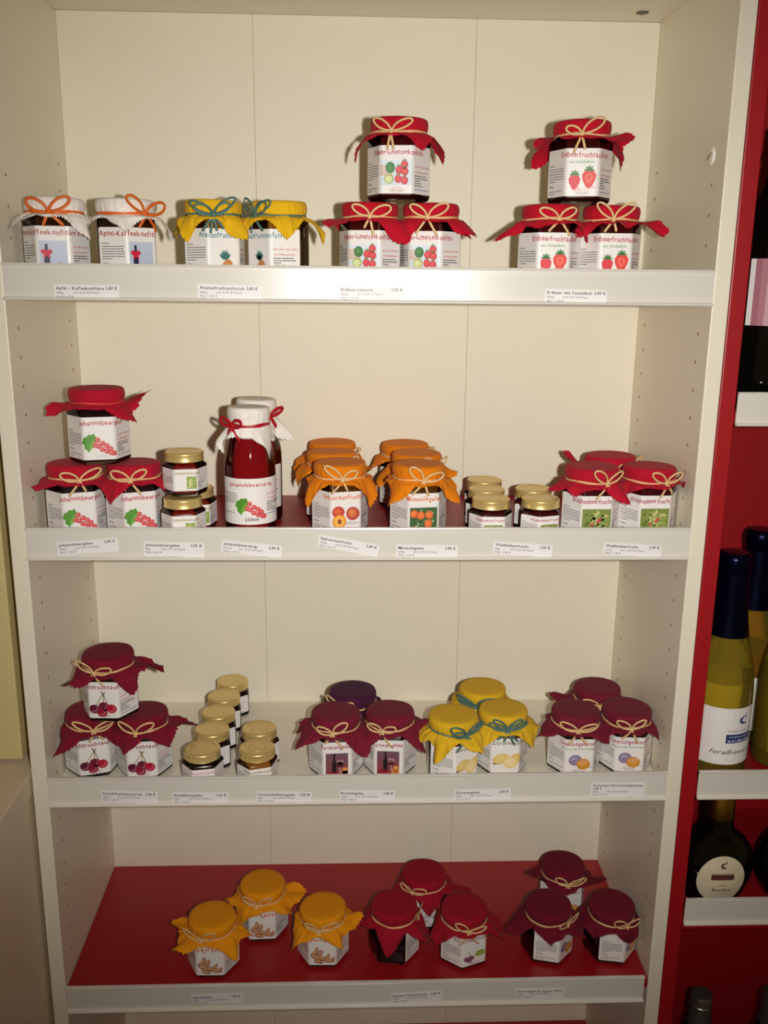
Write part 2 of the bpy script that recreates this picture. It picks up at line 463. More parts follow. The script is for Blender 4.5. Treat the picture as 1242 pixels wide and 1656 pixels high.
def pic_ananas(k):
    k.ell(.0030, .0145, .0058, .0092, (196, 122, 62), 3, (226, 160, 92), -.25)
    rnd = random.Random(4)
    for i in range(22):
        a = rnd.uniform(0, 2*PI); q = rnd.uniform(0, .8); k.ell(.003 + .005*q*math.cos(a), .0145 + .0082*q*math.sin(a), .0007, .0007, (160, 92, 40), 4, n=6)
    for a in (60, 75, 90, 105, 120, 45, 135): leaf(k, .0012, .0225, .0105 if 60 < a < 120 else .0085, .0026, math.radians(a), (66, 128, 118), 4)
    for u, z in ((-.0060, .0075), (-.0015, .0055), (-.0035, .0100)): k.ell(u, z, .0048, .0034, (232, 212, 106), 5, (248, 236, 160), .3)
    leaf(k, -.010, .0105, .004, .002, 2.4, (130, 170, 120))
def pic_limette(k):
    k.rect(-F/2, .0150, F/2, .0405, (206, 222, 232), 1, (222, 232, 240)); k.rect(-F/2, .0250, -.004, .0360, (212, 186, 170), 2, (220, 200, 190))
    k.ell(-.0065, .0330, .0052, .0058, (44, 108, 54), 3, (92, 156, 84)); k.ell(-.0080, .0215, .0054, .0048, (140, 158, 70), 3); k.ell(-.0082, .0213, .0045, .0040, (206, 214, 138), 4, (226, 230, 176))
    for i, (u, z) in enumerate(((.0088, .0360), (.0030, .0305), (.0093, .0290), (.0022, .0215), (.0090, .0200))):
        k.ell(u, z, .0040, .0043, (202, 28, 46), 4 + i % 2, (236, 96, 96))
        for a in (40, 100, 160): leaf(k, u, z + .0036, .0034, .0010, math.radians(a), (64, 128, 56), 6)
def pic_cassis(k):
    for u, z, s, o in ((-.0075, .0215, .0062, 0), (.0068, .0245, .0075, 1)):
        pts = [(u + s*x, z + s*1.15*y) for x, y in ((0, -1.15), (.45, -.8), (.85, -.15), (.95, .4), (.6, .85), (0, .95), (-.6, .85), (-.95, .4), (-.85, -.15), (-.45, -.8))]
        k.ell(u + .002, z - s*1.1, s*.8, .0016, (246, 200, 206), 2)
        k.poly(pts, (222, 40, 52) if o == 0 else (226, 52, 40), 3)
        if o: k.poly([(u + .55*(p[0] - u), z + .0005 + .55*(p[1] - z)) for p in pts], (240, 104, 74), 4); k.ell(u, z + .001, .0012, .0024, (222, 50, 40), 5)
        for a in (10, 50, 90, 130, 170): leaf(k, u, z + s*1.0, .0056, .0022, math.radians(a), (62, 128, 66), 6)
def pic_johannis(k):
    k.poly([(-.0168, .0262), (-.0152, .0285), (-.0148, .0312), (-.0122, .0318), (-.0100, .0342), (-.0072, .0338), (-.0045, .0352), (-.0034, .0322), (-.0022, .0300), (-.0034, .0272), (-.0032, .0250), (-.0062, .0232), (-.0078, .0200), (-.0106, .0163), (-.0122, .0188), (-.0142, .0202), (-.0140, .0235)], (84, 150, 42), 2)
    leaf(k, -.0105, .0175, .016, .0045, 1.05, (112, 176, 62), 3)
    k.ell(.0050, .0125, .0090, .0016, (226, 222, 222), 1)
    for i, (u, z) in enumerate(((-.0040, .0235), (-.0015, .0285), (-.0010, .0225), (.0030, .0250), (.0025, .0190), (.0070, .0225), (.0068, .0170), (.0105, .0195), (.0110, .0155), (.0135, .0150))):
        k.ell(u, z, .0026, .0027, (206, 44, 58), 4 + i % 3, (240, 128, 128), n=12)
def pic_nektar(k):
    k.ell(-.0075, .0300, .0062, .0060, (190, 40, 44), 3, (232, 116, 66)); k.ell(.0070, .0280, .0068, .0068, (178, 34, 48), 3, (238, 150, 74))
    k.ell(-.0065, .0205, .0070, .0072, (232, 122, 36), 4); k.ell(-.0065, .0205, .0060, .0062, (250, 176, 66), 5, (254, 198, 96)); k.ell(-.0063, .0205, .0021, .0027, (152, 76, 36), 6)
    k.ell(.004, .0185, .010, .0018, (214, 206, 206), 2)
def leafy(k, u0, z0, u1, z1, base, tones, n, seed, s=.0032):
    k.rect(u0, z0, u1, z1, base, 1); rnd = random.Random(seed)
    for i in range(n):
        u = rnd.uniform(u0 + s, u1 - s); z = rnd.uniform(z0 + s, z1 - s); leaf(k, u, z, s*rnd.uniform(.7, 1.1), s*.5, rnd.uniform(0, 6.3), tones[i % len(tones)], 2 + i % 3)
def pic_minneola(k):
    leafy(k, -.0165, .0070, .0160, .0385, (60, 96, 52), ((110, 146, 84), (42, 66, 36), (188, 204, 176), (84, 124, 60)), 70, 3)
    for u, z in ((-.0115, .0310), (-.0035, .0290), (.0065, .0295), (.0055, .0190), (-.0130, .0110)): k.ell(u, z, .0048, .0050, (222, 96, 36), 6, (246, 146, 76))
    k.ell(-.0130, .0095, .0030, .0022, (222, 96, 36), 6)
def pic_wald(k, u0=-.0170, z0=.0060, u1=.0165, z1=.0400, s=.0062, seed=8):
    leafy(k, u0, z0, u1, z1, (128, 142, 66), ((158, 180, 96), (88, 112, 46), (204, 204, 140), (132, 152, 72), (172, 160, 92)), 80, seed, s)
    rnd = random.Random(seed + 1)
    w, h = u1 - u0, z1 - z0
    for fu, fz in ((.35, .45), (.55, .55), (.62, .62), (.14, .22), (.18, .30), (.72, .12)): k.ell(u0 + fu*w, z0 + fz*h, .055*w, .06*h, (196, 46, 58), 6, (226, 96, 96), n=10)
def pic_kirsch(k):
    for u, z, c in ((-.0095, .0195, (92, 22, 50)), (.0005, .0225, (110, 26, 56)), (.0085, .0200, (182, 18, 52)), (-.0015, .0155, (142, 22, 50))):
        k.ell(u, z, .0056, .0054, c, 4, (212, 130, 150)); k.ell(u - .0015, z + .0015, .0038, .0036, c, 5)
    for u1, z1 in ((-.0080, .0245), (.0000, .0270), (.0045, .0245)): k.poly([(u1, z1), (u1 + .0009, z1), (.0010, .0375), (-.0001, .0375)], (150, 140, 96), 3)
    leaf(k, .0008, .0370, .0052, .0016, 2.2, (128, 96, 60), 6); leaf(k, .0, .0365, .005, .0015, .9, (128, 96, 60), 6)
def pic_wein(k):
    k.rect(-.0145, .0065, .0135, .0400, (150, 60, 66), 1, (112, 84, 98))
    k.poly([(-.0065, .0120), (-.0010, .0120), (-.0010, .0260), (-.0026, .0320), (-.0026, .0395), (-.0050, .0395), (-.0050, .0320), (-.0068, .0260)], (36, 26, 28), 2)
    k.ell(.0035, .0240, .0046, .0040, (92, 26, 34), 3); k.rect(.0030, .0120, .0040, .0200, (190, 170, 170), 3); k.poly([(-.001, .0245), (.008, .0245), (.0075, .0300), (-.0005, .0300)], (178, 140, 146), 3)
    k.ell(.0095, .0145, .0040, .0055, (220, 132, 66), 4, (240, 168, 96)); k.rect(.004, .0075, .0135, .0150, (220, 132, 66), 4)
    for i in range(12): k.ell(-.0130 + .0011*i, .0100 + .0012*(i % 3), .0016, .0015, (150, 20, 44), 5 + i % 2, n=8)
def pic_zitrone(k):
    k.ell(-.0050, .0260, .0098, .0064, (226, 196, 112), 3, (238, 216, 148), .35); k.ell(-.0080, .0205, .0066, .0018, (120, 64, 80), 2, ang=.1)
    k.ell(.0125, .0265, .0070, .0060, (226, 190, 104), 4, (238, 210, 140), .8); k.ell(.0060, .0215, .0082, .0082, (232, 204, 128), 5); k.ell(.0060, .0215, .0070, .0070, (240, 216, 152), 6, (244, 224, 172))
def pic_zwetschge(k):
    k.ell(-.0050, .0255, .0075, .0070, (126, 110, 152), 3, (186, 174, 206)); k.ell(-.0040, .0230, .0050, .0042, (152, 132, 168), 4)
    k.ell(.0045, .0205, .0080, .0070, (206, 138, 36), 5, (232, 176, 72)); k.ell(.0045, .0230, .0062, .0026, (232, 164, 112), 6, ang=.25); k.ell(.0115, .0160, .0040, .0010, (206, 200, 196), 2)
def pic_ingwer(k):
    for i, (u, z, a, b, g) in enumerate(((-.0090, .0255, .0046, .0022, .9), (-.0060, .0290, .0050, .0020, 1.5), (-.0020, .0260, .0048, .0020, 1.2), (-.0070, .0200, .0060, .0024, -.6), (.0000, .0185, .0070, .0028, -.25), (.0070, .0160, .0060, .0026, -.1), (-.0040, .0140, .0048, .0020, -.3), (.0060, .0215, .0040, .0017, 1.1), (.0115, .0180, .0030, .0015, .9))):
        k.ell(u, z, a*1.12, b*1.2, (116, 62, 40), 3, ang=g); k.ell(u, z + .0004, a, b, (190, 132, 92), 4 + i % 2, (224, 182, 138), g)
def pic_traube(k):
    for u, z in ((-.0100, .0170), (-.0060, .0200), (-.0070, .0150), (-.0030, .0185), (-.0125, .0195)): k.ell(u, z, .0034, .0032, (120, 50, 96), 4, (176, 120, 160))
    k.poly([(-.0065, .0235), (-.0055, .0235), (-.0080, .0300), (-.0090, .0300)], (128, 130, 90), 3)
    k.poly([(.0000, .0215), (.0040, .0270), (.0100, .0290), (.0160, .0260), (.0165, .0210), (.0110, .0190), (.0050, .0190)], (126, 156, 62), 3)
    for i in range(6): k.ell(.003 + .0022*i, .0220 + .002*(i % 2), .0017, .0016, (168, 192, 92), 4, n=8)

# product: title, colour, (u0, u1), picture, weight, fruit share, second line, cloth, jam, ribbon
PROD = {
    'apfel': dict(t=('Apfel-Kaffeekonfitüre mit B', BRICK, -.050, .0465), pic=pic_apfel, wt='220g', cl='white', jam='coffee', rib=M_RIB_O, nm='apple coffee'),
    'ananas': dict(t=('Ananasfruchtaufstrich', TEAL, -.0290, .0400), pic=pic_ananas, wt='210g', cl='yellow', jam='amber', rib=M_RIB_T),
    'limette': dict(t=('Erdbeer-Limettenkonfitüre', CRIM, -.0310, .0360), pic=pic_limette, wt='210g', fr='43% Frucht', cl='red', jam='straw', rib=M_RAFFIA),
    'cassis': dict(t=('Erdbeerfruchtaufstrich', CRIM, -.0260, .0370), t2=('mit Cassislikör', GREEN, -.0145, .0125), pic=pic_cassis, wt='210g', fr='47% Frucht', cl='red', jam='straw', rib=M_RAFFIA),
    'johannis': dict(t=('Johannisbeergelee', CRIM, -.0225, .0335), pic=pic_johannis, wt='230g', cl='red2', jam='black', rib=M_RAFFIA),
    'nektarine': dict(t=('Nektarinenfruchtaufstrich', ORNG, -.0300, .0460), pic=pic_nektar, wt='200g', fr='47% Frucht', cl='orange', jam='brown', rib=M_RAFFIA),
    'minneola': dict(t=('Minneolagelee', ORNG, -.0215, .0220), pic=pic_minneola, wt='230g', cl='orange', jam='brown', rib=M_RAFFIA),
    'waldhim': dict(t=('Waldhimbeerfrucht', (176, 40, 76), -.0335, .0170), pic=pic_wald, wt='220g', cl='red2', jam='rasp', rib=M_RAFFIA),
    'kirsch': dict(t=('Kirschfruchtaufstrich', BURG, -.0350, .0400), pic=pic_kirsch, wt='210g', fr='55% Frucht', cl='burg', jam='dusk', rib=M_RAFFIA),
    'rotwein': dict(t=('Rotweingelee', MAG, -.0205, .0175), pic=pic_wein, wt='230g', cl='wine', jam='dusk', rib=M_RAFFIA),
    'zitrone': dict(t=('Zitronengelee', (116, 110, 84), -.0175, .0250), pic=pic_zitrone, wt='230g', cl='lemon', jam='rust', rib=M_RIB_T),
    'zwetschge': dict(t=('Zwetschgenkonfitüre', MAG, -.0280, .0340), t2=('mit Zimt und Zwetschgenwasser', GREEN, -.0255, .0300), pic=pic_zwetschge, wt='220g', fr='50% Frucht', cl='plum', jam='dusk', rib=M_RAFFIA),
    'ingwer': dict(t=('Ingwergelee', ORNG, -.0215, .0205), pic=pic_ingwer, wt='230g', cl='mango', jam='rust', rib=M_RAFFIA),
    'traube': dict(t=('Kirsch-Traubenfrucht', BURG, -.0300, .0180), pic=pic_traube, wt='220g', fr='50% Frucht', cl='crim', jam='dusk', rib=M_RAFFIA),
    'zwingwer': dict(t=('Zwetschgen mit Ingwer', BURG, -.0270, .0330), pic=pic_zwetschge, wt='220g', cl='dark', jam='dusk', rib=M_RAFFIA),
}
PROD['rotwein2'] = dict(PROD['rotwein'], cl='purple')
LAB0, LAB1 = .0065, .0555                    # label from / to above the jar's foot

def side_print(k, k2, rnd, F, s=1.0, zo=0.0, u_left=None, wt='210g'):
    """ingredients on the left face, maker's lines on the right face"""
    l0 = -1.5*F + .0045*s if u_left is None else u_left; l1 = -F/2 - .003*s
    dark = (92, 88, 92)
    k.text('Zutaten:', l0, zo + .0385*s, l0 + .0095*s, .0024*s, dark, 1); k.rect(l0, zo + .0379*s, l0 + .0095*s, zo + .0381*s, dark, 1)
    for i in range(6): k.bars(l0, l1, zo + (.0355 - .0026*i)*s, .0009*s, dark, rnd, 1, 1.0 if i < 5 else .45)
    k.text(wt, l0, zo + .0165*s, l0 + .0085*s, .0034*s, dark, 1)
    k.bars(l0, l1, zo + .0125*s, .0008*s, dark, rnd, 1, .9); k.bars(l0, l1, zo + .0100*s, .0008*s, dark, rnd, 1, .4)
    r0 = F/2 + .0035*s; r1 = r0 + .0265*s
    pink = (206, 74, 92)
    k2.text('mit sehr viel Liebe', r0, zo + .0335*s, r1, .0030*s, pink, 1, slant=.25); k2.text('von Hand gerührt', r0, zo + .0280*s, r1 - .001*s, .0030*s, pink, 1, slant=.25)
    for i, fl in enumerate((.85, .95, .35, .5, .55)): k2.bars(r0, r1, zo + (.0250 - .0025*i)*s, .0010*s, (60, 58, 62), rnd, 1, fl)
    k2.bars(r0, r1, zo + .0110*s, .0009*s, (70, 110, 176), rnd, 1, 1.0)

PSC = {'johannis': 1.15, 'nektarine': 1.2, 'kirsch': 1.15, 'cassis': 1.08, 'zitrone': 1.1, 'zwetschge': 1.12, 'zwingwer': 1.1, 'ingwer': 1.2, 'ananas': 1.12}
LABELS = {}
def label_set(p):
    if p in LABELS: return LABELS[p]
    q = PROD[p]; rnd = random.Random(p)
    paper = sheet('label', BIG, -1.5*F + .0015, 1.5*F - .0015, LAB0, LAB1, .00025, M_PAPER, .0022)
    t = Ink(); s, c, u0, u1 = q['t']
    t.text(s, u0, .0464, u1, .0078, c, 2, .09, rnd, .10)
    if 't2' in q: s2, c2, a, b = q['t2']; t.text(s2, a, .0405, b, .0040, c2, 2, .08, rnd, .10)
    sm = Ink(); mk = Ink(); fr = Ink(); side_print(sm, mk, rnd, F, wt=q['wt'])
    if 'fr' in q: fr.ring(.0005, .0105, .0078, .0026, .0004, (190, 40, 62), 1); fr.text(q['fr'], -.0050, .0094, .0060, .0024, (60, 40, 44), 1)
    pc = Ink(); q['pic'](pc); sc = PSC.get(p, 1.0); pc.v = [(u*sc, .0235 + (z - .0235)*sc, l) for u, z, l in pc.v]
    out = (paper, t.build('title', BIG, .0003), pc.build('picture', BIG, .0003), sm.build('ingredients_print', BIG, .0003), mk.build('maker_print', BIG, .0003), fr.build('fruit_share_print', BIG, .0003))
    for m in out[1:]: m.materials.append(M_PRINT)
    LABELS[p] = out
    return out
MPROD = {
    'mjohannis': dict(t=('Johannisbeergelee', (150, 130, 44), -.0125, .0200), wt='58g', jam='ruby', pic=lambda k: (leafy(k, .0015, .0095, .0125, .0240, (150, 172, 84), ((186, 200, 120), (112, 146, 58)), 26, 2, .0022), [k.ell(.0045 + .0010*(i % 3), .0120 + .0016*i, .0013, .0013, (226, 214, 150), 6, n=8) for i in range(6)])),
    'mwald': dict(t=('Waldhimbeerfrucht', (176, 40, 76), -.0240, .0130), wt='56g', jam='rasp', pic=lambda k: pic_wald(k, -.0110, .0090, .0110, .0225, .0032, 5)),
    'mklee': dict(t=('Kleeblütengelee', (214, 110, 152), -.0150, .0150), wt='58g', jam='dusk', pic=lambda k: (k.rect(-.0055, .0090, .0065, .0225, (70, 52, 48), 1), k.ell(.0005, .0165, .0040, .0036, (206, 150, 170), 3, (236, 196, 208)))),
    'mloew': dict(t=('Löwenzahnblütengelee', (150, 116, 44), -.0240, .0170), wt='58g', jam='honey', pic=lambda k: (k.rect(-.0100, .0080, .0120, .0225, (176, 172, 88), 1), k.ell(.0060, .0180, .0060, .0040, (240, 190, 20), 3, (250, 212, 60)), k.ell(-.0050, .0170, .0045, .0030, (226, 176, 30), 3))),
}
def mini_label_set(p):
    if p in LABELS: return LABELS[p]
    q = MPROD[p]; rnd = random.Random(p); FM = MINI_P.L
    paper = sheet('label', MINI_P, -1.5*FM + .001, 1.5*FM - .001, .0070, .0325, .00022, M_PAPER, .0015)
    t = Ink(); s, c, u0, u1 = q['t']; t.text(s, u0, .0265, u1, .0042, c, 2, .08, rnd, .10)
    sm = Ink(); mk = Ink(); side_print(sm, mk, rnd, FM, .58, .002, wt=q['wt'])
    pc = Ink(); q['pic'](pc)
    out = (paper, t.build('title', MINI_P, .00027), pc.build('picture', MINI_P, .00027), sm.build('ingredients_print', MINI_P, .00027), mk.build('maker_print', MINI_P, .00027))
    for m in out[1:]: m.materials.append(M_PRINT)
    LABELS[p] = out
    return out

def add_label(parent, ms):
    l = obj('label', ms[0], None, parent)
    for me in ms[1:]:
        if len(me.vertices): obj(me.name.split('.')[0], me, None, l)
    return l

# ------------------------------------------------------------------ jars
def hex_body(name, path, rings, top_r=None):
    """rings: (z, offset from the outline, roundness 0..1, radius when round)"""
    base = path.loop(0.0); n = len(base); v, f = [], []
    for z, off, t, rr in rings:
        lp = path.loop(off)
        for (x, y), (bx, by) in zip(lp, base):
            a = math.atan2(by, bx); v.append((x*(1 - t) + rr*math.cos(a)*t, y*(1 - t) + rr*math.sin(a)*t, z))
    for k in range(len(rings) - 1):
        for i in range(n):
            j = (i + 1) % n; f.append((k*n + i, k*n + j, (k + 1)*n + j, (k + 1)*n + i))
    f.append(tuple(range(n - 1, -1, -1))); f.append(tuple((len(rings) - 1)*n + i for i in range(n)))
    me = mesh(name, v, f, True); sharpen(me, 50)
    return me

BODY = {}
def big_body(H):
    if H not in BODY:
        s = H - .0225
        g = hex_body('glass', BIG, [(0, -.0050, 0, 0), (.0004, -.0030, 0, 0), (.0022, -.0010, 0, 0), (.0048, 0, 0, 0), (s, 0, 0, 0), (s + .0020, -.0010, .10, .0285), (s + .0040, -.0030, .6, .0285), (s + .0055, 0, 1, .0275), (s + .010, 0, 1, .0270)])
        c = hex_body('contents', BIG, [(.0035, -.0050, 0, 0), (.0052, -.0016, 0, 0), (s - .0005, -.0014, 0, 0), (s + .0018, -.0030, .3, .0270), (s + .0042, 0, 1, .0262), (s + .0060, 0, 1, .0258)])
        BODY[H] = (g, c)
    return BODY[H]

def cloth_mesh(H, ears, seed, r=.0312, tie=.0160, base=.0058, rmin=.0365, shoulder=None, n=192, lim=None):
    """cotton square tied over a lid: flat top, gathered side, pinked skirt with hanging corners"""
    rnd = random.Random(seed); ph = [rnd.uniform(0, 2*PI) for _ in range(8)]
    shoulder = H - .0215 if shoulder is None else shoulder
    prof = [(.35, 0), (.70, -.0001), (.90, -.0004), (.965, -.0013), (1.0, -.0036), (1.012, -.0070), (1.0, -.0110), (.965, -.0145), (.93, -tie)]
    v = [(0, 0, H)]; f = []; rings = 0
    tilt = [rnd.uniform(-.0006, .0006) for _ in range(2)]
    for q, (k, dz) in enumerate(prof):
        g = max(0, (q - 3)/5)                                 # gathers grow towards the tie
        for i in range(n):
            t = 2*PI*i/n
            w = 1 + .010*g*math.sin(19*t + ph[0]) + .010*g*math.sin(31*t + ph[1]) + .006*math.sin(5*t + ph[2])*min(1, q/4)
            x, y = r*k*w*math.sin(t), -r*k*w*math.cos(t)
            v.append((x, y, H + dz + (tilt[0]*x + tilt[1]*y)/r*(1 - g)))
        rings += 1
    K = 7
    L, A = [], []
    for i in range(n):
        t = 360*i/n; ln = base; ws = 0; al = 0
        for (ea, el, et) in ears:
            d = abs((t - ea + 180) % 360 - 180)
            b = max(0, 1 - d/32)
            ln = max(ln, base*(1 - .25*b) + (el/1000 - base*.6)*b**1.1)
            w2 = math.exp(-(d/21)**2); al += w2*et; ws += w2
        al = (al + .10*16)/(ws + .10)
        al += 15*math.sin(math.radians(t)*6 + ph[3]) + 9*math.sin(math.radians(t)*11 + ph[4])
        L.append(ln*(1 + .05*math.sin(math.radians(t)*5 + ph[5])) + (.0011 if i % 2 else -.0011)); A.append(al)
    pr = [None]*n
    for i in range(n):
        t = 2*PI*i/n; rad = r*.93; z = H - tie; pts = []
        for s in range(1, K + 1):
            fr = s/K
            e = 2 if A[i] < 75 else 3.5
            a = math.radians(40*(1 - fr)**e + A[i]*(1 - (1 - fr)**e) - (24*max(0, fr - .45) if A[i] < 75 else 0))
            rip = 1 + .0
            rad += math.sin(a)*L[i]/K; z -= math.cos(a)*L[i]/K
            z += .0
            if z < shoulder + .003: rad = max(rad, rmin + .0012 + .0012*math.sin(t*9 + ph[6]))
            pts.append((rad + .0011*fr*math.sin(t*13 + ph[7]), z))
        pr[i] = pts
    for s in range(K):
        for i in range(n):
            t = 2*PI*i/n; rad, z = pr[i][s]; v.append((rad*math.sin(t), -rad*math.cos(t), z))
        rings += 1
    if lim:                                                     # cloth pressed flat against a side panel
        jx, ca, sa = lim
        for q, (x, y, z) in enumerate(v):
            wx = jx + x*ca - y*sa; dx = (.0022 - wx) if wx < .0022 else (.7578 - wx if wx > .7578 else 0)
            if dx: v[q] = (x + dx*ca, y - dx*sa, z)
    for i in range(n): f.append((0, 1 + (i + 1) % n, 1 + i))
    for k in range(rings - 1):
        for i in range(n):
            j = (i + 1) % n; a = 1 + k*n; b = a + n
            f.append((a + i, a + j, b + j, b + i))
    return mesh('cloth_cover', v, f, True)

def ring_mesh(R, z, w=.0030, t=.0016, seed=0):
    rnd = random.Random(seed); ph = rnd.uniform(0, 6); P = []
    n = 48; v, f = [], []
    for i in range(n):
        a = 2*PI*i/n; zz = z + .0007*math.sin(3*a + ph); rr = R + .0004*math.sin(7*a + ph)
        for q in range(6):
            b = 2*PI*q/6; v.append(((rr + t/2*math.cos(b))*math.sin(a), -(rr + t/2*math.cos(b))*math.cos(a), zz + w/2*math.sin(b)*(1 + .25*math.sin(5*a + ph))))
    for i in range(n):
        for q in range(6):
            f.append((i*6 + q, ((i + 1) % n)*6 + q, ((i + 1) % n)*6 + (q + 1) % 6, i*6 + (q + 1) % 6))
    return mesh('tie', v, f, True)

def bow_mesh(R, z, seed, size=1.0, w=.0028, strands=1):
    """bow at the front (-Y): knot, two loops, two tails"""
    rnd = random.Random(seed); v, f = [], []
    def put(vf):
        b = len(v); v.extend(vf[0]); f.extend([tuple(i + b for i in q) for q in vf[1]])
    y0 = -(R + .0020)
    def T(x, zz, y=0.0):                                        # x along the jar's curve
        a = x/(R + .003); rr = R + .0030 + y
        return Vector((rr*math.sin(a), -rr*math.cos(a), z + zz))
    for st in range(strands):
        for sx in (-1, 1):
            l = rnd.uniform(.014, .021)*size; up = rnd.uniform(.005, .016)*size; o = rnd.uniform(.004, .009)*size; tw = rnd.uniform(.4, .65)
            nx, nz = -up, l; q = math.hypot(nx, nz); nx, nz = nx/q, nz/q
            hw = rnd.uniform(.0040, .0058)*size
            pts = [T(0, 0)] + [T(sx*(l*a + nx*hw*b), up*a + nz*hw*b*(1 if True else 1), o*a) for a, b in ((.3, .75), (.65, 1.0), (.95, .7), (1.05, 0), (.9, -.6), (.6, -.85), (.28, -.6))] + [T(0, 0)]
            put(tube(catmull(pts, 5), .0009, w, Vector((0, -1, .15)), 6))
        for sx in (-1, 1):
            l = rnd.uniform(.012, .020)*size; dx = sx*rnd.uniform(.002, .011)*size
            pts = [T(0, 0, .0008), T(dx*.4, -l*.35, .003), T(dx, -l*.8, .003), T(dx*1.25, -l, .002)]
            put(tube(catmull(pts, 4), .0009, w*1.15, Vector((0, -1, .1)), 6))
    m = lathe('k', [(.0004, -.0024), (.0020, -.0016), (.0025, 0), (.0020, .0016), (.0004, .0024)], 10)
    b = len(v); c = T(0, 0, .0006)
    v.extend([Vector((q.co.x*1.15, q.co.y*.7, q.co.z)) + c for q in m.vertices]); f.extend([tuple(i + b for i in p.vertices) for p in m.polygons])
    bpy.data.meshes.remove(m)
    return mesh('bow', v, f, True)

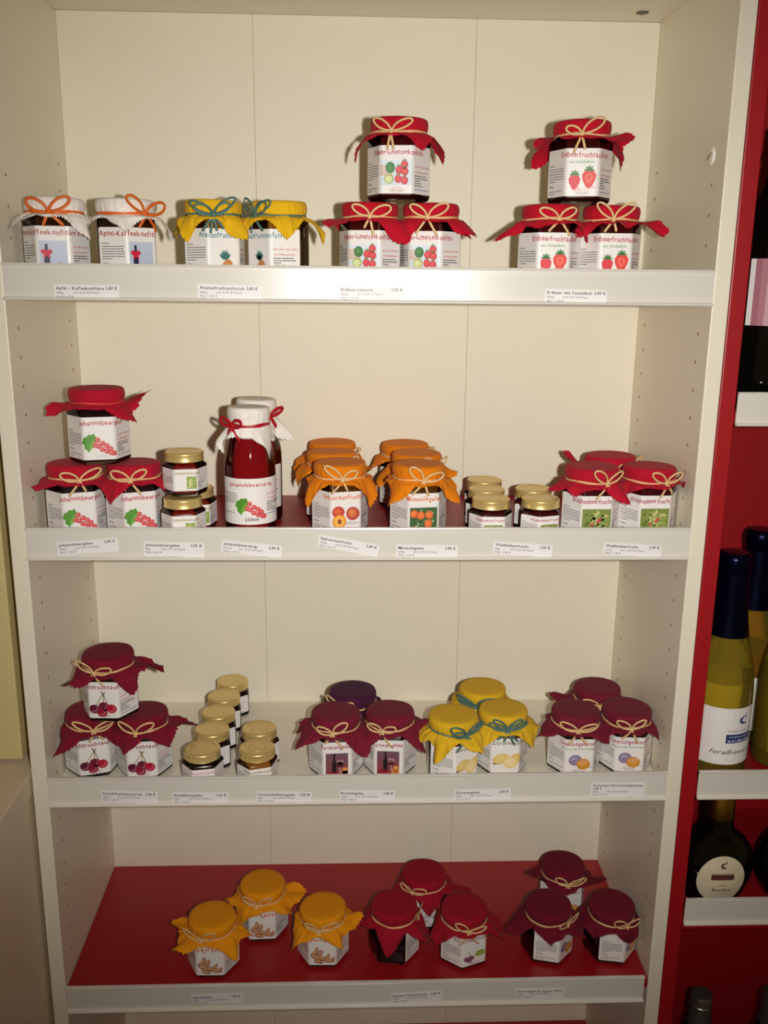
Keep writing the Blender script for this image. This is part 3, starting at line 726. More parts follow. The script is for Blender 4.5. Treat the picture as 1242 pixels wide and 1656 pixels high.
HS = {1: .086, 2: .0862, 3: .082, 4: .075}
LS = {1: 1.0, 2: 1.0, 3: .97, 4: .92}
GRP = {'apfel': 'white capped apple coffee jars', 'ananas': 'yellow capped pineapple jars', 'limette': 'strawberry lime jars', 'cassis': 'strawberry cassis jars', 'johannis': 'red capped redcurrant jars',
       'nektarine': 'nectarine jars', 'minneola': 'minneola jars', 'waldhim': 'wild raspberry jars', 'kirsch': 'cherry jars', 'rotwein': 'red wine jelly jars', 'rotwein2': 'red wine jelly jars', 'zitrone': 'lemon jelly jars',
       'zwetschge': 'plum jars', 'ingwer': 'ginger jelly jars', 'traube': 'cherry grape jars', 'zwingwer': 'plum ginger jars',
       'mjohannis': 'small redcurrant jars', 'mwald': 'small raspberry jars', 'mklee': 'small clover jelly jars', 'mloew': 'small dandelion jelly jars'}
JARS = [
    ('apfel', 0.044, 0.05, 1, 9.6, -4, [(-53, 28, 70), (47, 31, 25), (142, 24, 45), (-133, 24, 45)], 'white cloth capped jar with large orange bow, leftmost on the top shelf'),
    ('apfel', 0.1185, 0.058, 1, 41.8, 8, [(-104, 20, 50), (-32, 20, 20), (46, 30, 48), (146, 22, 45)], 'white cloth capped jar with orange bow at right, beside the yellow capped jars'),
    ('ananas', 0.2145, 0.06, 1, 25.8, -18, [(-63, 30, 22), (20, 33, 28), (-123, 28, 35), (117, 24, 45)], 'yellow capped pineapple jar with teal bow in front, left of the pair'),
    ('ananas', 0.286, 0.058, 1, -41.9, -2, [(58, 27, 26), (122, 36, 55), (-24, 28, 30), (216, 24, 45)], 'yellow capped pineapple jar with teal bow turned left, right of the pair'),
    ('limette', 0.3875, 0.06, 1, -12.3, 11, [(-54, 27, 80), (56, 36, 30), (146, 24, 45), (-129, 24, 45)], 'red capped strawberry lime jar at lower left of its stack'),
    ('limette', 0.4555, 0.062, 1, -14.9, 4, [(-35, 31, 30), (70, 34, 50), (130, 30, 40), (-130, 24, 45)], 'red capped strawberry lime jar at lower right of its stack'),
    ('limette', 0.419, 0.061, '1+', -8.0, -10, [(-65, 34, 48), (40, 23, 35), (100, 32, 40), (-145, 24, 45)], 'red capped strawberry lime jar standing on top of two others'),
    ('cassis', 0.5895, 0.06, 1, -0.8, 7, [(-81, 36, 50), (-31, 14, 40), (64, 25, 30), (159, 24, 45)], 'red capped strawberry cassis jar at lower left of its stack'),
    ('cassis', 0.6588, 0.06, 1, -2.3, -8, [(-58, 23, 40), (72, 32, 92), (7, 12, 60), (167, 24, 45)], 'red capped strawberry cassis jar at lower right of its stack'),
    ('cassis', 0.6205, 0.061, '1+', -8.4, -5, [(-77, 27, 100), (67, 29, 96), (-115, 36, 30), (107, 36, 35)], 'red capped strawberry cassis jar standing on top of two others'),
    ('johannis', 0.0425, 0.06, 2, 19.5, 4, [(-68, 25, 70), (59, 29, 35), (132, 24, 45), (-143, 24, 45)], 'red capped redcurrant jelly jar beside the left side panel, lower left of its stack'),
    ('johannis', 0.1105, 0.063, 2, 22.1, -17, [(-49, 29, 35), (56, 36, 40), (126, 24, 45), (-149, 24, 45)], 'red capped redcurrant jelly jar beside the small gold lidded stack, lower right of its stack'),
    ('johannis', 0.073, 0.062, '2+', 14.0, None, [(-74, 28, 85), (43, 32, 50), (85, 36, 125), (171, 24, 45)], 'red capped redcurrant jelly jar standing on top of two others'),
    ('nektarine', 0.3535, 0.067, 2, 13.5, -7, [(-65, 34, 30), (42, 38, 35), (122, 24, 45), (-153, 24, 45)], 'orange capped nectarine jar in front of its row'),
    ('nektarine', 0.3425, 0.137, 2, 21.0, 10, [(-90, 34, 40), (60, 24, 80), (115, 24, 45), (-160, 24, 45)], 'orange capped nectarine jar in the middle of its row'),
    ('nektarine', 0.342, 0.207, 2, 21.0, 20, [(-95, 30, 50), (40, 20, 60), (115, 24, 45), (-160, 24, 45)], 'orange capped nectarine jar at the back of its row'),
    ('minneola', 0.4475, 0.06, 2, 8.5, -2, [(-51, 36, 28), (52, 33, 45), (122, 24, 45), (-153, 24, 45)], 'orange capped minneola jelly jar in front of its row'),
    ('minneola', 0.45, 0.13, 2, 11.7, 29, [(-94, 32, 35), (59, 24, 60), (119, 24, 45), (-156, 24, 45)], 'orange capped minneola jelly jar in the middle of its row'),
    ('minneola', 0.4395, 0.2, 2, 12.4, 24, [(-86, 32, 55), (54, 20, 60), (119, 24, 45), (-156, 24, 45)], 'orange capped minneola jelly jar at the back of its row'),
    ('waldhim', 0.653, 0.047, 2, 0.8, 17, [(-81, 23, 60), (-41, 16, 40), (39, 28, 28), (154, 24, 50)], 'red capped wild raspberry jar, front left of the three'),
    ('waldhim', 0.7225, 0.05, 2, 1.4, 18, [(-55, 15, 45), (65, 28, 110), (150, 24, 50)], 'red capped wild raspberry jar, front right against the side panel'),
    ('waldhim', 0.694, 0.118, 2, -0.2, 29, [(-98, 36, 138), (44, 20, 60), (154, 24, 50)], 'red capped wild raspberry jar behind the other two'),
    ('kirsch', 0.0365, 0.072, 3, 16.6, 2, [(-50, 36, 45), (45, 28, 35), (135, 24, 45), (-140, 24, 45)], 'burgundy capped cherry jar beside the left side panel, lower left of its stack'),
    ('kirsch', 0.1035, 0.066, 3, 4.4, -9, [(-26, 27, 28), (49, 25, 35), (89, 36, 110), (189, 24, 45)], 'burgundy capped cherry jar at lower right of its stack'),
    ('kirsch', 0.0665, 0.06, '3+', -2.6, -15, [(-42, 30, 62), (53, 32, 22), (103, 36, 100), (198, 24, 45)], 'burgundy capped cherry jar standing on top of two others'),
    ('rotwein', 0.348, 0.06, 3, 3.8, -10, [(-63, 32, 50), (-103, 25, 70), (42, 36, 35), (147, 24, 45)], 'burgundy capped red wine jelly jar, front left of the three'),
    ('rotwein', 0.417, 0.064, 3, -4.8, -14, [(-43, 27, 30), (57, 34, 40), (92, 22, 95), (182, 24, 45)], 'burgundy capped red wine jelly jar, front right of the three'),
    ('rotwein2', 0.37, 0.123, 3, -2.3, -25, [(-78, 20, 60), (62, 22, 50), (137, 24, 45), (-138, 24, 45)], 'dark purple capped red wine jelly jar behind the burgundy two'),
    ('zitrone', 0.4965, 0.05, 3, 29.9, -6, [(-57, 32, 20), (-112, 32, 40), (8, 26, 45), (123, 24, 45)], 'yellow capped lemon jelly jar, front left of the three'),
    ('zitrone', 0.563, 0.0665, 3, -0.4, 2, [(-45, 32, 40), (52, 32, 35), (95, 26, 60), (-160, 22, 45)], 'yellow capped lemon jelly jar, front right of the three'),
    ('zitrone', 0.5455, 0.131, 3, 1.0, -24, [(-85, 22, 50), (60, 24, 60), (125, 24, 45), (-150, 24, 45)], 'yellow capped lemon jelly jar behind the other two'),
    ('zwetschge', 0.6565, 0.062, 3, 0.8, -8, [(-76, 30, 55), (49, 23, 45), (119, 24, 45), (-156, 24, 45)], 'burgundy capped plum jar, front left of the three'),
    ('zwetschge', 0.7245, 0.066, 3, -4.4, -1, [(-59, 23, 35), (61, 28, 80), (121, 24, 45), (-154, 24, 45)], 'burgundy capped plum jar, front right against the side panel'),
    ('zwetschge', 0.702, 0.1295, 3, -2.4, -5, [(-94, 32, 90), (66, 16, 60), (121, 24, 45), (-154, 24, 45)], 'burgundy capped plum jar behind the other two'),
    ('ingwer', 0.184, 0.044, 4, -1.4, -17, [(-49, 32, 75), (46, 30, 40), (89, 25, 50), (-99, 26, 90)], 'orange yellow capped ginger jelly jar, nearest and leftmost on the red shelf'),
    ('ingwer', 0.2445, 0.111, 4, 2.0, -12, [(-36, 25, 40), (54, 25, 45), (92, 32, 105), (-86, 22, 70)], 'orange yellow capped ginger jelly jar behind the other two'),
    ('ingwer', 0.33, 0.059, 4, -1.2, -7, [(-47, 32, 50), (33, 24, 25), (85, 24, 100), (183, 24, 50)], 'orange yellow capped ginger jelly jar, right of the three'),
    ('traube', 0.426, 0.062, 4, 111.7, -40, [(-190, 28, 75), (-125, 34, 22), (-55, 36, 40), (45, 24, 45)], 'crimson capped jar turned with dark unlabelled glass to the front'),
    ('traube', 0.472, 0.13, 4, -50.4, 15, [(-15, 25, 60), (57, 26, 20), (133, 36, 78), (225, 24, 45)], 'crimson capped cherry grape jar behind the other two'),
    ('traube', 0.52, 0.053, 4, 21.7, -17, [(-80, 28, 35), (55, 36, 60), (105, 24, 45), (-170, 24, 45)], 'crimson capped cherry grape jar with grape label, front right'),
    ('zwingwer', 0.6355, 0.058, 4, 45.8, -5, [(-125, 34, 60), (-50, 20, 40), (5, 28, 80), (100, 24, 45)], 'dark burgundy capped plum ginger jar, front left of the three'),
    ('zwingwer', 0.7215, 0.056, 4, 49.6, -26, [(-143, 36, 60), (-98, 20, 40), (-23, 26, 15), (92, 24, 45)], 'dark burgundy capped plum ginger jar beside the right side panel'),
    ('zwingwer', 0.6755, 0.146, 4, 10.0, -11, [(-100, 26, 110), (55, 36, 108), (-25, 16, 30), (155, 24, 45)], 'dark burgundy capped plum ginger jar behind the other two'),
]
MINI = [
    ('mjohannis', 0.1715, 0.035, 2, 10.3, 'small gold lidded redcurrant jar at the front bottom of the little stack'),
    ('mjohannis', 0.1775, 0.086, 2, 17.5, 'small gold lidded redcurrant jar half hidden behind the little stack'),
    ('mjohannis', 0.1725, 0.05, '2m', 10.1, 'small gold lidded redcurrant jar on top of the little stack'),
    ('mwald', 0.531, 0.032, 2, 0.9, 'small gold lidded raspberry jar, front of the row of three'),
    ('mwald', 0.533, 0.083, 2, 5.3, 'small gold lidded raspberry jar, middle of the row of three'),
    ('mwald', 0.538, 0.135, 2, 5.4, 'small gold lidded raspberry jar, back of the row of three'),
    ('mwald', 0.59, 0.034, 2, 17.9, 'small dark raspberry jar with gold lid, front of the pair'),
    ('mwald', 0.5915, 0.085, 2, 18.3, 'small dark raspberry jar with gold lid, back of the pair'),
    ('mklee', 0.183, 0.0265, 3, 9.8, 'small gold lidded clover jelly jar, nearest of the row of five'),
    ('mklee', 0.188, 0.0766, 3, -20.9, 'small gold lidded clover jelly jar, second from the front of five'),
    ('mklee', 0.1895, 0.1258, 3, -21.4, 'small gold lidded clover jelly jar, middle of the row of five'),
    ('mklee', 0.1905, 0.175, 3, -21.8, 'small gold lidded clover jelly jar, fourth from the front of five'),
    ('mklee', 0.1965, 0.2242, 3, -22.4, 'small gold lidded clover jelly jar, farthest of the row of five'),
    ('mloew', 0.2505, 0.027, 3, 16.1, 'small amber dandelion jelly jar with gold lid, front of the pair'),
    ('mloew', 0.2487, 0.078, 3, -4.0, 'small amber dandelion jelly jar with gold lid, back of the pair'),
]

for n_j, (p, X, Y, lvl, rot, bow, ears, lab) in enumerate(JARS):
    q = PROD[p]; sh = int(str(lvl)[0]); H = HS[sh]
    z = ZS[sh - 1] + (H + .0012 if '+' in str(lvl) else .0)
    j = thing('preserve_jar', lab, 'jar', (X, Y, Z(z)), math.radians(rot), GRP[p])
    g, c = big_body(H)
    obj('glass', g, M_GLASS, j)
    me = c if c.materials and c.materials[0] == JAM[q['jam']] else c.copy()
    me.materials.clear(); obj('contents', me, JAM[q['jam']], j)
    add_label(j, label_set('rotwein' if p == 'rotwein2' else p)).scale = (1, 1, LS[sh])
    obj('cloth_cover', cloth_mesh(H, ears, 100 + n_j, lim=(X, math.cos(math.radians(rot)), math.sin(math.radians(rot)))), CL[q['cl']], j)
    rib = q['rib']
    if p == 'johannis' and bow is None: rib = M_RIB_P
    thick = .0034 if rib is M_RIB_O else .0026
    obj('tie', ring_mesh(.0303, H - .0160, thick if bow is not None else .0016, .0020, n_j), rib, j)
    if bow is not None:
        st = 2 if rib is M_RIB_T else 1
        b = obj('bow', bow_mesh(.0300, H - .0160, 300 + n_j, 1.12 if rib is M_RIB_O else 1.0, thick*.95, st), rib, j)
        b.rotation_euler = (0, 0, math.radians(bow))

# small jars with gold lids
HM = .0505
mg = hex_body('glass', MINI_P, [(0, -.0040, 0, 0), (.0003, -.0024, 0, 0), (.0018, -.0008, 0, 0), (.004, 0, 0, 0), (.0345, 0, 0, 0), (.0362, -.0010, .15, .0210), (.0378, -.002, .7, .0207), (.0392, 0, 1, .0200), (.043, 0, 1, .0198)])
mc = hex_body('contents', MINI_P, [(.003, -.004, 0, 0), (.0045, -.0014, 0, 0), (.0340, -.0012, 0, 0), (.0360, -.002, .3, .0200), (.0385, 0, 1, .0192)])
lid_plain = lathe('lid', [(.0212, .0398), (.0222, .0396), (.0226, .0402), (.0222, .0412), (.0221, .0470), (.0224, .0482), (.0221, .0494), (.0210, .0503), (.0190, .0505), (.0176, .0504), (.0168, .0497), (.0150, .0496), (.0060, .0496), (.0, .0496)], 56, False, False)
lid_ring = lathe('lid', [(.0212, .0398), (.0222, .0396), (.0226, .0402), (.0222, .0412), (.0221, .0470), (.0224, .0482), (.0221, .0494), (.0210, .0503), (.0190, .0505), (.0178, .0504), (.0170, .0497), (.0150, .0496), (.0112, .0496), (.0104, .0489), (.0098, .0496), (.0, .0497)], 56, False, False)
MC = {}
for p, X, Y, lvl, rot, lab in MINI:
    q = MPROD[p]; sh = int(str(lvl)[0]); z = ZS[sh - 1] + (HM + .0008 if 'm' in str(lvl) else 0)
    j = thing('small_preserve_jar', lab, 'jar', (X, Y, Z(z)), math.radians(rot), GRP[p])
    obj('glass', mg, M_GLASS, j)
    if q['jam'] not in MC: MC[q['jam']] = mc.copy()
    obj('contents', MC[q['jam']], JAM[q['jam']], j)
    add_label(j, mini_label_set(p))
    obj('lid', lid_ring if p == 'mloew' else lid_plain, M_GOLD, j)

# syrup bottles
SYR_GLASS = [(.0240, 0), (.0275, .0006), (.0296, .003), (.0300, .007), (.0300, .078), (.0297, .086), (.0285, .095), (.0262, .106), (.0236, .117), (.0216, .127), (.0210, .133), (.0210, .143)]
SYR_BODY = [(.0230, .005), (.0262, .0064), (.0283, .009), (.0286, .078), (.0283, .086), (.0271, .095), (.0249, .106), (.0224, .116), (.0206, .125)]
M_SYRUP = glass_mat('red_currant_syrup', (.75, .04, .05), 1.33, .05, .5, (.75, .015, .03))
RP = RoundPath(.0300)
syr_l = sheet('label', RP, -.052, .052, .0190, .0735, .0003, M_PAPER, .002)
k = Ink(); rnd = random.Random(9); k.text('Johannisbeersirup', -.0285, .0645, .0265, .0062, CRIM, 2, .09, rnd, .10); k.text('250ml', -.0085, .0235, .0070, .0052, (66, 60, 62), 2)
syr_t = k.build('title', RP, .00035); syr_t.materials.append(M_PRINT)
k = Ink(); pic_johannis(k); k.v = [(u*1.15 - .001, z*1.12 + .012, l) for u, z, l in k.v]
syr_p = k.build('picture', RP, .00035); syr_p.materials.append(M_PRINT)
k = Ink(); k2 = Ink(); side_print(k, k2, rnd, .030, 1.0, .020, -.047, '250ml')
syr_s = k.build('ingredients_print', RP, .00035); syr_s.materials.append(M_PRINT)
syr_m = k2.build('maker_print', RP, .00035); syr_m.materials.append(M_PRINT)
for i, (X, Y, rot, bow, ears, lab) in enumerate((
        (.2480, .054, 8, -45, [(-62, 33, 45), (38, 40, 20), (130, 28, 40), (-140, 28, 40)], 'red syrup bottle with white cloth cap and red bow, in front'),
        (.2500, .128, -25, 65, [(-70, 24, 45), (95, 38, 30), (40, 30, 25), (-150, 26, 40)], 'red syrup bottle with white cloth cap half hidden behind the front one'))):
    b = thing('syrup_bottle', lab, 'bottle', (X, Y, Z(ZS[1])), math.radians(rot), 'redcurrant syrup bottles')
    obj('glass', lathe('glass', SYR_GLASS, 48, True, True), M_GLASS, b)
    obj('syrup', lathe('syrup', SYR_BODY, 40), M_SYRUP, b)
    add_label(b, (syr_l, syr_t, syr_p, syr_s, syr_m))
    obj('cloth_cover', cloth_mesh(.1535, ears, 700 + i, .0245, .0200, .014, .0255, .118), CL['white'], b)
    obj('tie', ring_mesh(.0240, .1335, .0040, .0018, i), M_RIB_R, b)
    w = obj('bow', bow_mesh(.0238, .1335, 720 + i, .85, .0040), M_RIB_R, b); w.rotation_euler = (0, 0, math.radians(bow))

# ------------------------------------------------------------------ price tags in the rails
def price_tag(sh, x0, dz, w, h, ang, head, price, l2, l3, lab, inline=False, two=False):
    t = obj('price_tag', box_mesh('price_tag', 0, w, -.0003, 0, -h, 0, 0), M_TAGP, None, (x0, -.0008 - .0019, Z(RAILTOP[sh - 1] + dz)))
    t.rotation_euler = (0, -math.radians(ang), 0)
    tag(t, lab, 'price tag', 'price tags in the shelf rails')
    k = Ink(); ink = (44, 42, 46); grey = (128, 124, 130)
    hw = .00096*len(head)*1.9
    hs = .0045
    end = k.text(head, .0022, -.0050, min(w - (.0155 if not two else .002), .0022 + len(head)*.00225), hs, ink, 1)
    if two: k.text(price, .0022, -.0094, .0132, hs*.95, ink, 1); o = .0040
    else:
        p0 = end + .0016 if inline else w - .0145
        k.text(price, p0, -.0047, p0 + .0118, hs, ink, 1); o = 0
    k.text(l2, .0022, -.0092 - o, .0022 + .0019*len(l2), .0030, grey, 1)
    k.text('incl. 0,27 € Pfand', .0200, -.0090 - o, .0465, .0030, grey, 1)
    k.text(l3, .0022, -.0131 - o, .0022 + .0185, .0030, grey, 1)
    m = k.build('lettering', FlatPath(), .00036); m.materials.append(M_PRINT)
    obj('lettering', m, None, t)
TAGS = [
    (1, .0530, -.0222, .0677, .0140, 0.0, 'Apfel – Kaffeekonfitüre', '2,80 €', '210g', '100g = 1,20 €', True, 'price tag reading Apfel – Kaffeekonfitüre'),
    (1, .2037, -.0200, .0678, .0145, -1.2, 'Ananasfruchtaufstrich', '2,80 €', '210g', '100g = 1,20 €', True, 'price tag reading Ananasfruchtaufstrich'),
    (1, .3534, -.0209, .0706, .0140, 0.0, 'Erdbeer-Limette', '2,80 €', '210g', '100g = 1,20 €', False, 'price tag washed out by the flash under the strawberry lime jars'),
    (1, .5752, -.0216, .0673, .0145, -.8, 'Erdbeer mit Cassislikör', '2,80 €', '210g', '100g = 1,20 €', True, 'price tag reading Erdbeer mit Cassislikör'),
    (2, .0341, -.0178, .0683, .0155, 4.8, 'Johannisbeergelee', '2,80 €', '230g', '100g = 1,10 €', False, 'price tag tilted upwards reading Johannisbeergelee 2,80 €'),
    (2, .1319, -.0166, .0681, .0168, -1.5, 'Johannisbeergelee', '1,20 €', '58g', '100g = 1,60 €', False, 'price tag reading Johannisbeergelee 1,20 €'),
    (2, .2202, -.0150, .0682, .0140, -6.0, 'Johannisbeersirup', '2,80 €', '250ml', '100g = 1,01 €', False, 'price tag sloping down reading Johannisbeersirup'),
    (2, .3306, -.0085, .0698, .0140, -10.5, 'Nektarinenfrucht', '2,80 €', '200g', '100g = 1,27 €', False, 'steeply sloping price tag reading Nektarinenfrucht'),
    (2, .4188, -.0205, .0705, .0145, -1.0, 'Minneolagelee', '2,80 €', '230g', '100g = 1,10 €', False, 'price tag reading Minneolagelee'),
    (2, .5308, -.0165, .0686, .0145, -4.2, 'Waldhimbeerfrucht', '1,30 €', '56g', '100g = 1,90 €', False, 'price tag reading Waldhimbeerfrucht below the small gold lidded jars'),
    (2, .6590, -.0180, .0678, .0145, -3.0, 'Waldhimbeerfrucht', '3,39 €', '220g', '100g = 1,41 €', False, 'price tag reading Waldhimbeerfrucht below the large red capped jars'),
    (3, .0643, -.0177, .0677, .0150, -2.5, 'Kirschfruchtaufstrich', '2,80 €', '210g', '100g = 1,20 €', False, 'price tag reading Kirschfruchtaufstrich'),
    (3, .1496, -.0215, .0682, .0142, -.7, 'Kleeblütengelee', '1,20 €', '58g', '100g = 1,60 €', False, 'price tag reading Kleeblütengelee'),
    (3, .2513, -.0215, .0680, .0140, -1.5, 'Löwenzahnblütengelee', '1,20 €', '58g', '100g = 1,60 €', False, 'price tag reading Löwenzahnblütengelee'),
    (3, .3531, -.0210, .0685, .0145, -1.4, 'Rotweingelee', '2,80 €', '230g', '100g = 1,10 €', False, 'price tag reading Rotweingelee'),
    (3, .4942, -.0225, .0699, .0144, .7, 'Zitronengelee', '2,80 €', '230g', '100g = 1,10 €', False, 'price tag reading Zitronengelee'),
    (3, .6644, -.0143, .0676, .0185, -.7, 'Zwetschgen-Zimt-Zwetschgenwasser', '2,80 €', '220g', '100g = 1,16 €', 'two', 'taller price tag reading Zwetschgen-Zimt-Zwetschgenwasser'),
    (4, .1606, -.0160, .0664, .0142, 1.1, 'Ingwergelee', '2,80 €', '230g', '100g = 1,10 €', False, 'price tag reading Ingwergelee'),
    (4, .4198, -.0200, .0668, .0145, 3.0, 'Kirsch-Traubenfrucht', '2,80 €', '220g', '100g = 1,16 €', False, 'price tag reading Kirsch-Traubenfrucht'),
    (4, .5835, -.0160, .0650, .0150, -.5, 'Zwetschgen mit Ingwer', '2,80 €', '220g', '100g = 1,16 €', False, 'price tag reading Zwetschgen mit Ingwer'),
]
for sh, x0, dz, w, h, a, hd, pr, l2, l3, mode, lab in TAGS:
    price_tag(sh, x0, dz, w, h, a, hd, pr, l2, l3, lab, mode is True, mode == 'two')

# ------------------------------------------------------------------ wine bottles in the red bookcase
M_BLUE = mat('blue_black_foil', (9, 15, 46), rough=.24, metal=.8, noise=.3, nscale=120, bump=.25, bscale=260)
M_BLACKG = mat('black_green_glass', (7, 8, 5), rough=.06, spec=.5, noise=.2)
M_OLIVE = glass_mat('pale_olive_glass', (1.0, .94, .50), 1.5, .03, .22, (.90, .68, .08))
M_WINE = glass_mat('pale_yellow_wine', (.98, .84, .28), 1.33, .04, .7, (.98, .76, .13))
M_ROSE = glass_mat('red_wine', (.45, .03, .02), 1.33, .04, .5, (.40, .015, .012))
M_GOLDCAP = mat('gold_screw_band', (200, 158, 66), rough=.28, metal=1.0, noise=.1)
M_SILVER = mat('silver_screw_cap', (176, 172, 164), rough=.32, metal=.9, noise=.08)
M_GREYFOIL = mat('grey_capsule', (84, 80, 78), rough=.5, metal=.3, noise=.08)
M_MAUVE = mat('mauve_wine_label', (172, 110, 122), rough=.45, noise=.04)

def emblem(k, u, z, s, c, layer=2):
    """leaping fish emblem"""
    k.poly([(u - .55*s, z - .15*s), (u - .5*s, z + .3*s), (u - .1*s, z + .55*s), (u + .35*s, z + .6*s), (u + .1*s, z + .38*s), (u - .12*s, z + .18*s), (u - .15*s, z - .05*s)], c, layer)
    k.poly([(u - .55*s, z - .15*s), (u - .15*s, z - .05*s), (u + .1*s, z - .22*s), (u + .45*s, z - .2*s), (u + .6*s, z - .38*s), (u + .2*s, z - .52*s), (u - .3*s, z - .45*s)], c, layer)
    k.poly([(u + .3*s, z + .6*s), (u + .42*s, z + .95*s), (u + .52*s, z + .55*s), (u + .48*s, z + .2*s), (u + .32*s, z + .45*s)], c, layer)

SEKT = [(.033, 0), (.0372, .002), (.0380, .006), (.0380, .112), (.0366, .130), (.0335, .148), (.0290, .166), (.0248, .184), (.0214, .205), (.0182, .238), (.0168, .270), (.0160, .285)]
SEKT_W = [(.031, .018), (.0360, .022), (.0362, .112), (.0352, .127)]
FOIL = [(.0254, .1845), (.0252, .1862), (.0222, .205), (.0190, .238), (.0182, .262), (.0176, .268), (.0188, .270), (.0196, .274), (.0194, .281), (.0186, .286), (.0150, .2895), (.0, .290)]
SP = RoundPath(.0380)
def sekt(X, Y, rot, z, wine, lab, full, hk=1.0):
    b = thing('sparkling_wine_bottle', lab, 'bottle', (X, Y, Z(z)), math.radians(rot), 'blue foiled sparkling wine bottles')
    obj('glass', lathe('glass', [(r, zz*hk) for r, zz in SEKT], 48), M_OLIVE, b)
    obj('wine', lathe('wine', [(r, zz*hk) for r, zz in SEKT_W], 44), wine, b)
    fo = obj('foil_capsule', lathe('foil_capsule', [(r, zz*hk) for r, zz in FOIL], 40, False, False), M_BLUE, b)
    l = obj('label', sheet('label', SP, -.056, .050, .0210, .0975, .0004, M_PAPER, .001), None, b)
    if full:
        k = Ink(); navy = (44, 54, 116)
        emblem(k, .0150, .0805, .0098, (66, 74, 132))
        k.text('FORELLENHOF', -.0040, .0655, .0330, .0042, (150, 140, 140), 2)
        k.rect(-.0060, .0505, .0330, .0625, navy, 1); k.text('WEINGUT', -.0030, .0580, .0300, .0028, (196, 196, 216), 3); k.text('BAUMANN', -.0035, .0518, .0300, .0048, (206, 206, 222), 3)
        k.text('forelli-secco', -.0250, .0355, .0300, .0090, (120, 108, 104), 2, slant=.5)
        m = k.build('lettering', SP, .0005); m.materials.append(M_PRINT); obj('lettering', m, None, l)
    return b
sekt(.8395, .052, 2, RS[1], M_WINE, 'blue foiled sparkling wine bottle with fish emblem label, in front', True)
sekt(.9110, .142, 10, RS[1], M_ROSE, 'blue foiled bottle of red wine behind the front one', False, 1.015)
sekt(.8375, .176, 60, RS[1], M_WINE, 'blue foiled bottle tucked behind the red side panel', False, .99)
sekt(.9340, .066, 40, RS[1], M_WINE, 'blue foiled pale wine bottle cut off by the right picture edge', False, .97)

# flask shaped bottles
def flask(X, Y, rot, z, lab, full):
    b = thing('flask_bottle', lab, 'bottle', (X, Y, Z(z)), math.radians(rot), 'flask shaped wine bottles')
    prof = [(.030, 0), (.036, .002), (.044, .014), (.0500, .030), (.0520, .045), (.0505, .058), (.0455, .070), (.0370, .081), (.0270, .089), (.0210, .094), (.0188, .100), (.0180, .122)]
    me = lathe('glass', prof, 48, True, True, .56)
    for v in me.vertices:                                         # the neck is round, the belly flat
        if v.co.z > .094: v.co.y /= .56
        elif v.co.z > .080: v.co.y /= .56 + .44*(1 - (v.co.z - .080)/.014)
    b.scale = (1, 1, 1.12)
    obj('glass', me, M_BLACKG, b)
    obj('neck_band', lathe('neck_band', [(.0186, .110), (.0192, .112), (.0186, .1145), (.0192, .117), (.0186, .120), (.0186, .140), (.0176, .142), (0, .142)], 36, False, False), M_GOLDCAP, b)
    if full:
        # round paper label on the flat belly
        n = 40; R = .0318; v, f = [(0, 0, 0)], []
        def yb(x, zz):
            for (r0, z0), (r1, z1) in zip(prof[:-1], prof[1:]):
                if z0 <= zz <= z1: r = r0 + (r1 - r0)*(zz - z0)/(z1 - z0); break
            else: r = .03
            return -.56*math.sqrt(max(1e-6, r*r - x*x))
        class Belly:
            cuts = [-.03 + .004*i for i in range(16)]
        zc = .0375
        rings = 8
        v = [(0, yb(0, zc) - .0006, zc)]
        for q in range(1, rings + 1):
            for i in range(n):
                a = 2*PI*i/n; x, zz = R*q/rings*math.cos(a), zc + R*q/rings*math.sin(a); v.append((x, yb(x, zz) - .0006, zz))
        for i in range(n): f.append((0, 1 + i, 1 + (i + 1) % n))
        for q in range(rings - 1):
            for i in range(n):
                a = 1 + q*n; j = (i + 1) % n; f.append((a + i, a + n + i, a + n + j, a + j))
        l = obj('label', mesh('label', v, f, True), M_CREAMP, b)
        k = Ink(); br = (92, 50, 44)
        emblem(k, 0, .0585, .0072, br); k.text('FORELLENHOF', -.0150, .0478, .0150, .0024, (150, 130, 110), 2); k.rect(-.0152, .0400, .0152, .0472, br, 2)
        k.text('2010', -.0050, .0318, .0050, .0034, (140, 124, 108), 2); k.text('Bacchus', -.0125, .0250, .0120, .0054, (96, 84, 76), 2)
        k.rect(-.0110, .0213, .0110, .0218, (110, 98, 88), 2); k.text('FRANKEN', -.0120, .0145, .0110, .0044, (120, 108, 98), 2)
        m = k.build('lettering', Belly_path(yb), .0012); m.materials.append(M_PRINT); obj('lettering', m, None, l)
    return b
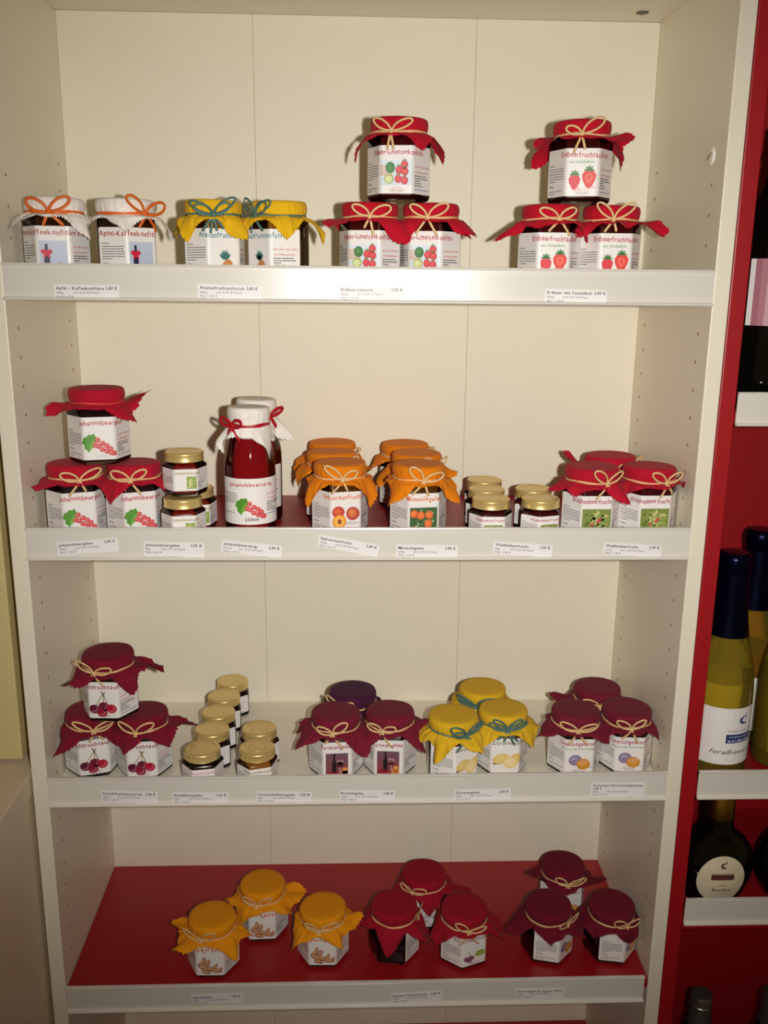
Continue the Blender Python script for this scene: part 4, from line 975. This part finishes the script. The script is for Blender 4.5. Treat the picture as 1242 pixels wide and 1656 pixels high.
class Belly_path:
    def __init__(self, fn): self.fn = fn; self.cuts = [-.016 + .004*i for i in range(9)]
    def at(self, u, off=0.0): return u, -.0292 - off + .0009*(u/.016)**2
M_CREAMP = mat('cream_round_label', (226, 212, 180), rough=.5, noise=.02)
flask(.8530, .048, 0, RS[2], 'black flask shaped bottle with round cream paper label', True)
flask(.9630, .052, 0, RS[2], 'black flask shaped bottle cut off by the right picture edge', False)

# dark bottle with mauve label, silver capped bottles
b = thing('wine_bottle', 'black wine bottle with mauve label on the upper right shelf', 'bottle', (.8490, .058, Z(RS[0])), 0)
obj('glass', lathe('glass', [(.034, 0), (.0385, .002), (.0395, .006), (.0395, .185), (.0380, .197), (.0330, .212), (.0260, .226), (.0195, .242), (.0165, .258), (.0155, .272), (.0175, .273), (.0175, .280), (.0155, .281), (.0150, .305)], 48), M_BLACKG, b)
wp = RoundPath(.0395)
l = obj('label', sheet('label', wp, -.041, .045, .093, .166, .0004, M_PAPER, .0), None, b)
l2 = obj('label_print', sheet('label_print', wp, -.0345, .045, .093, .166, .0006, M_MAUVE, .0), None, l)
k = Ink(); k.rect(-.0030, .125, .0010, .136, (214, 176, 96), 1); m = k.build('gold_print', wp, .0008); m.materials.append(M_PRINT); obj('gold_print', m, None, l)
for X, lab in ((.8800, 'grey bottle neck with silver screw cap at the bottom right'), (.9870, 'silver capped bottle cut off by the lower right picture corner')):
    b = thing('wine_bottle', lab, 'bottle', (X, .10, Z(RS[3])), 0, 0 and None or 'silver capped wine bottles')
    obj('glass', lathe('glass', [(.034, 0), (.0375, .003), (.0375, .150), (.033, .185), (.024, .220), (.0165, .250), (.0145, .270), (.0140, .285)], 44), M_BLACKG, b)
    obj('capsule', lathe('capsule', [(.0180, .245), (.0158, .262), (.0150, .2745), (.0, .2750)], 36, False, False), M_GREYFOIL, b)
    obj('screw_cap', lathe('screw_cap', [(.0150, .2745), (.0158, .2755), (.0158, .2785), (.0148, .2795), (.0148, .2815), (.0158, .2825), (.0158, .2920), (.0148, .2950), (.0120, .2955), (0, .2953)], 36, False, False), M_SILVER, b)
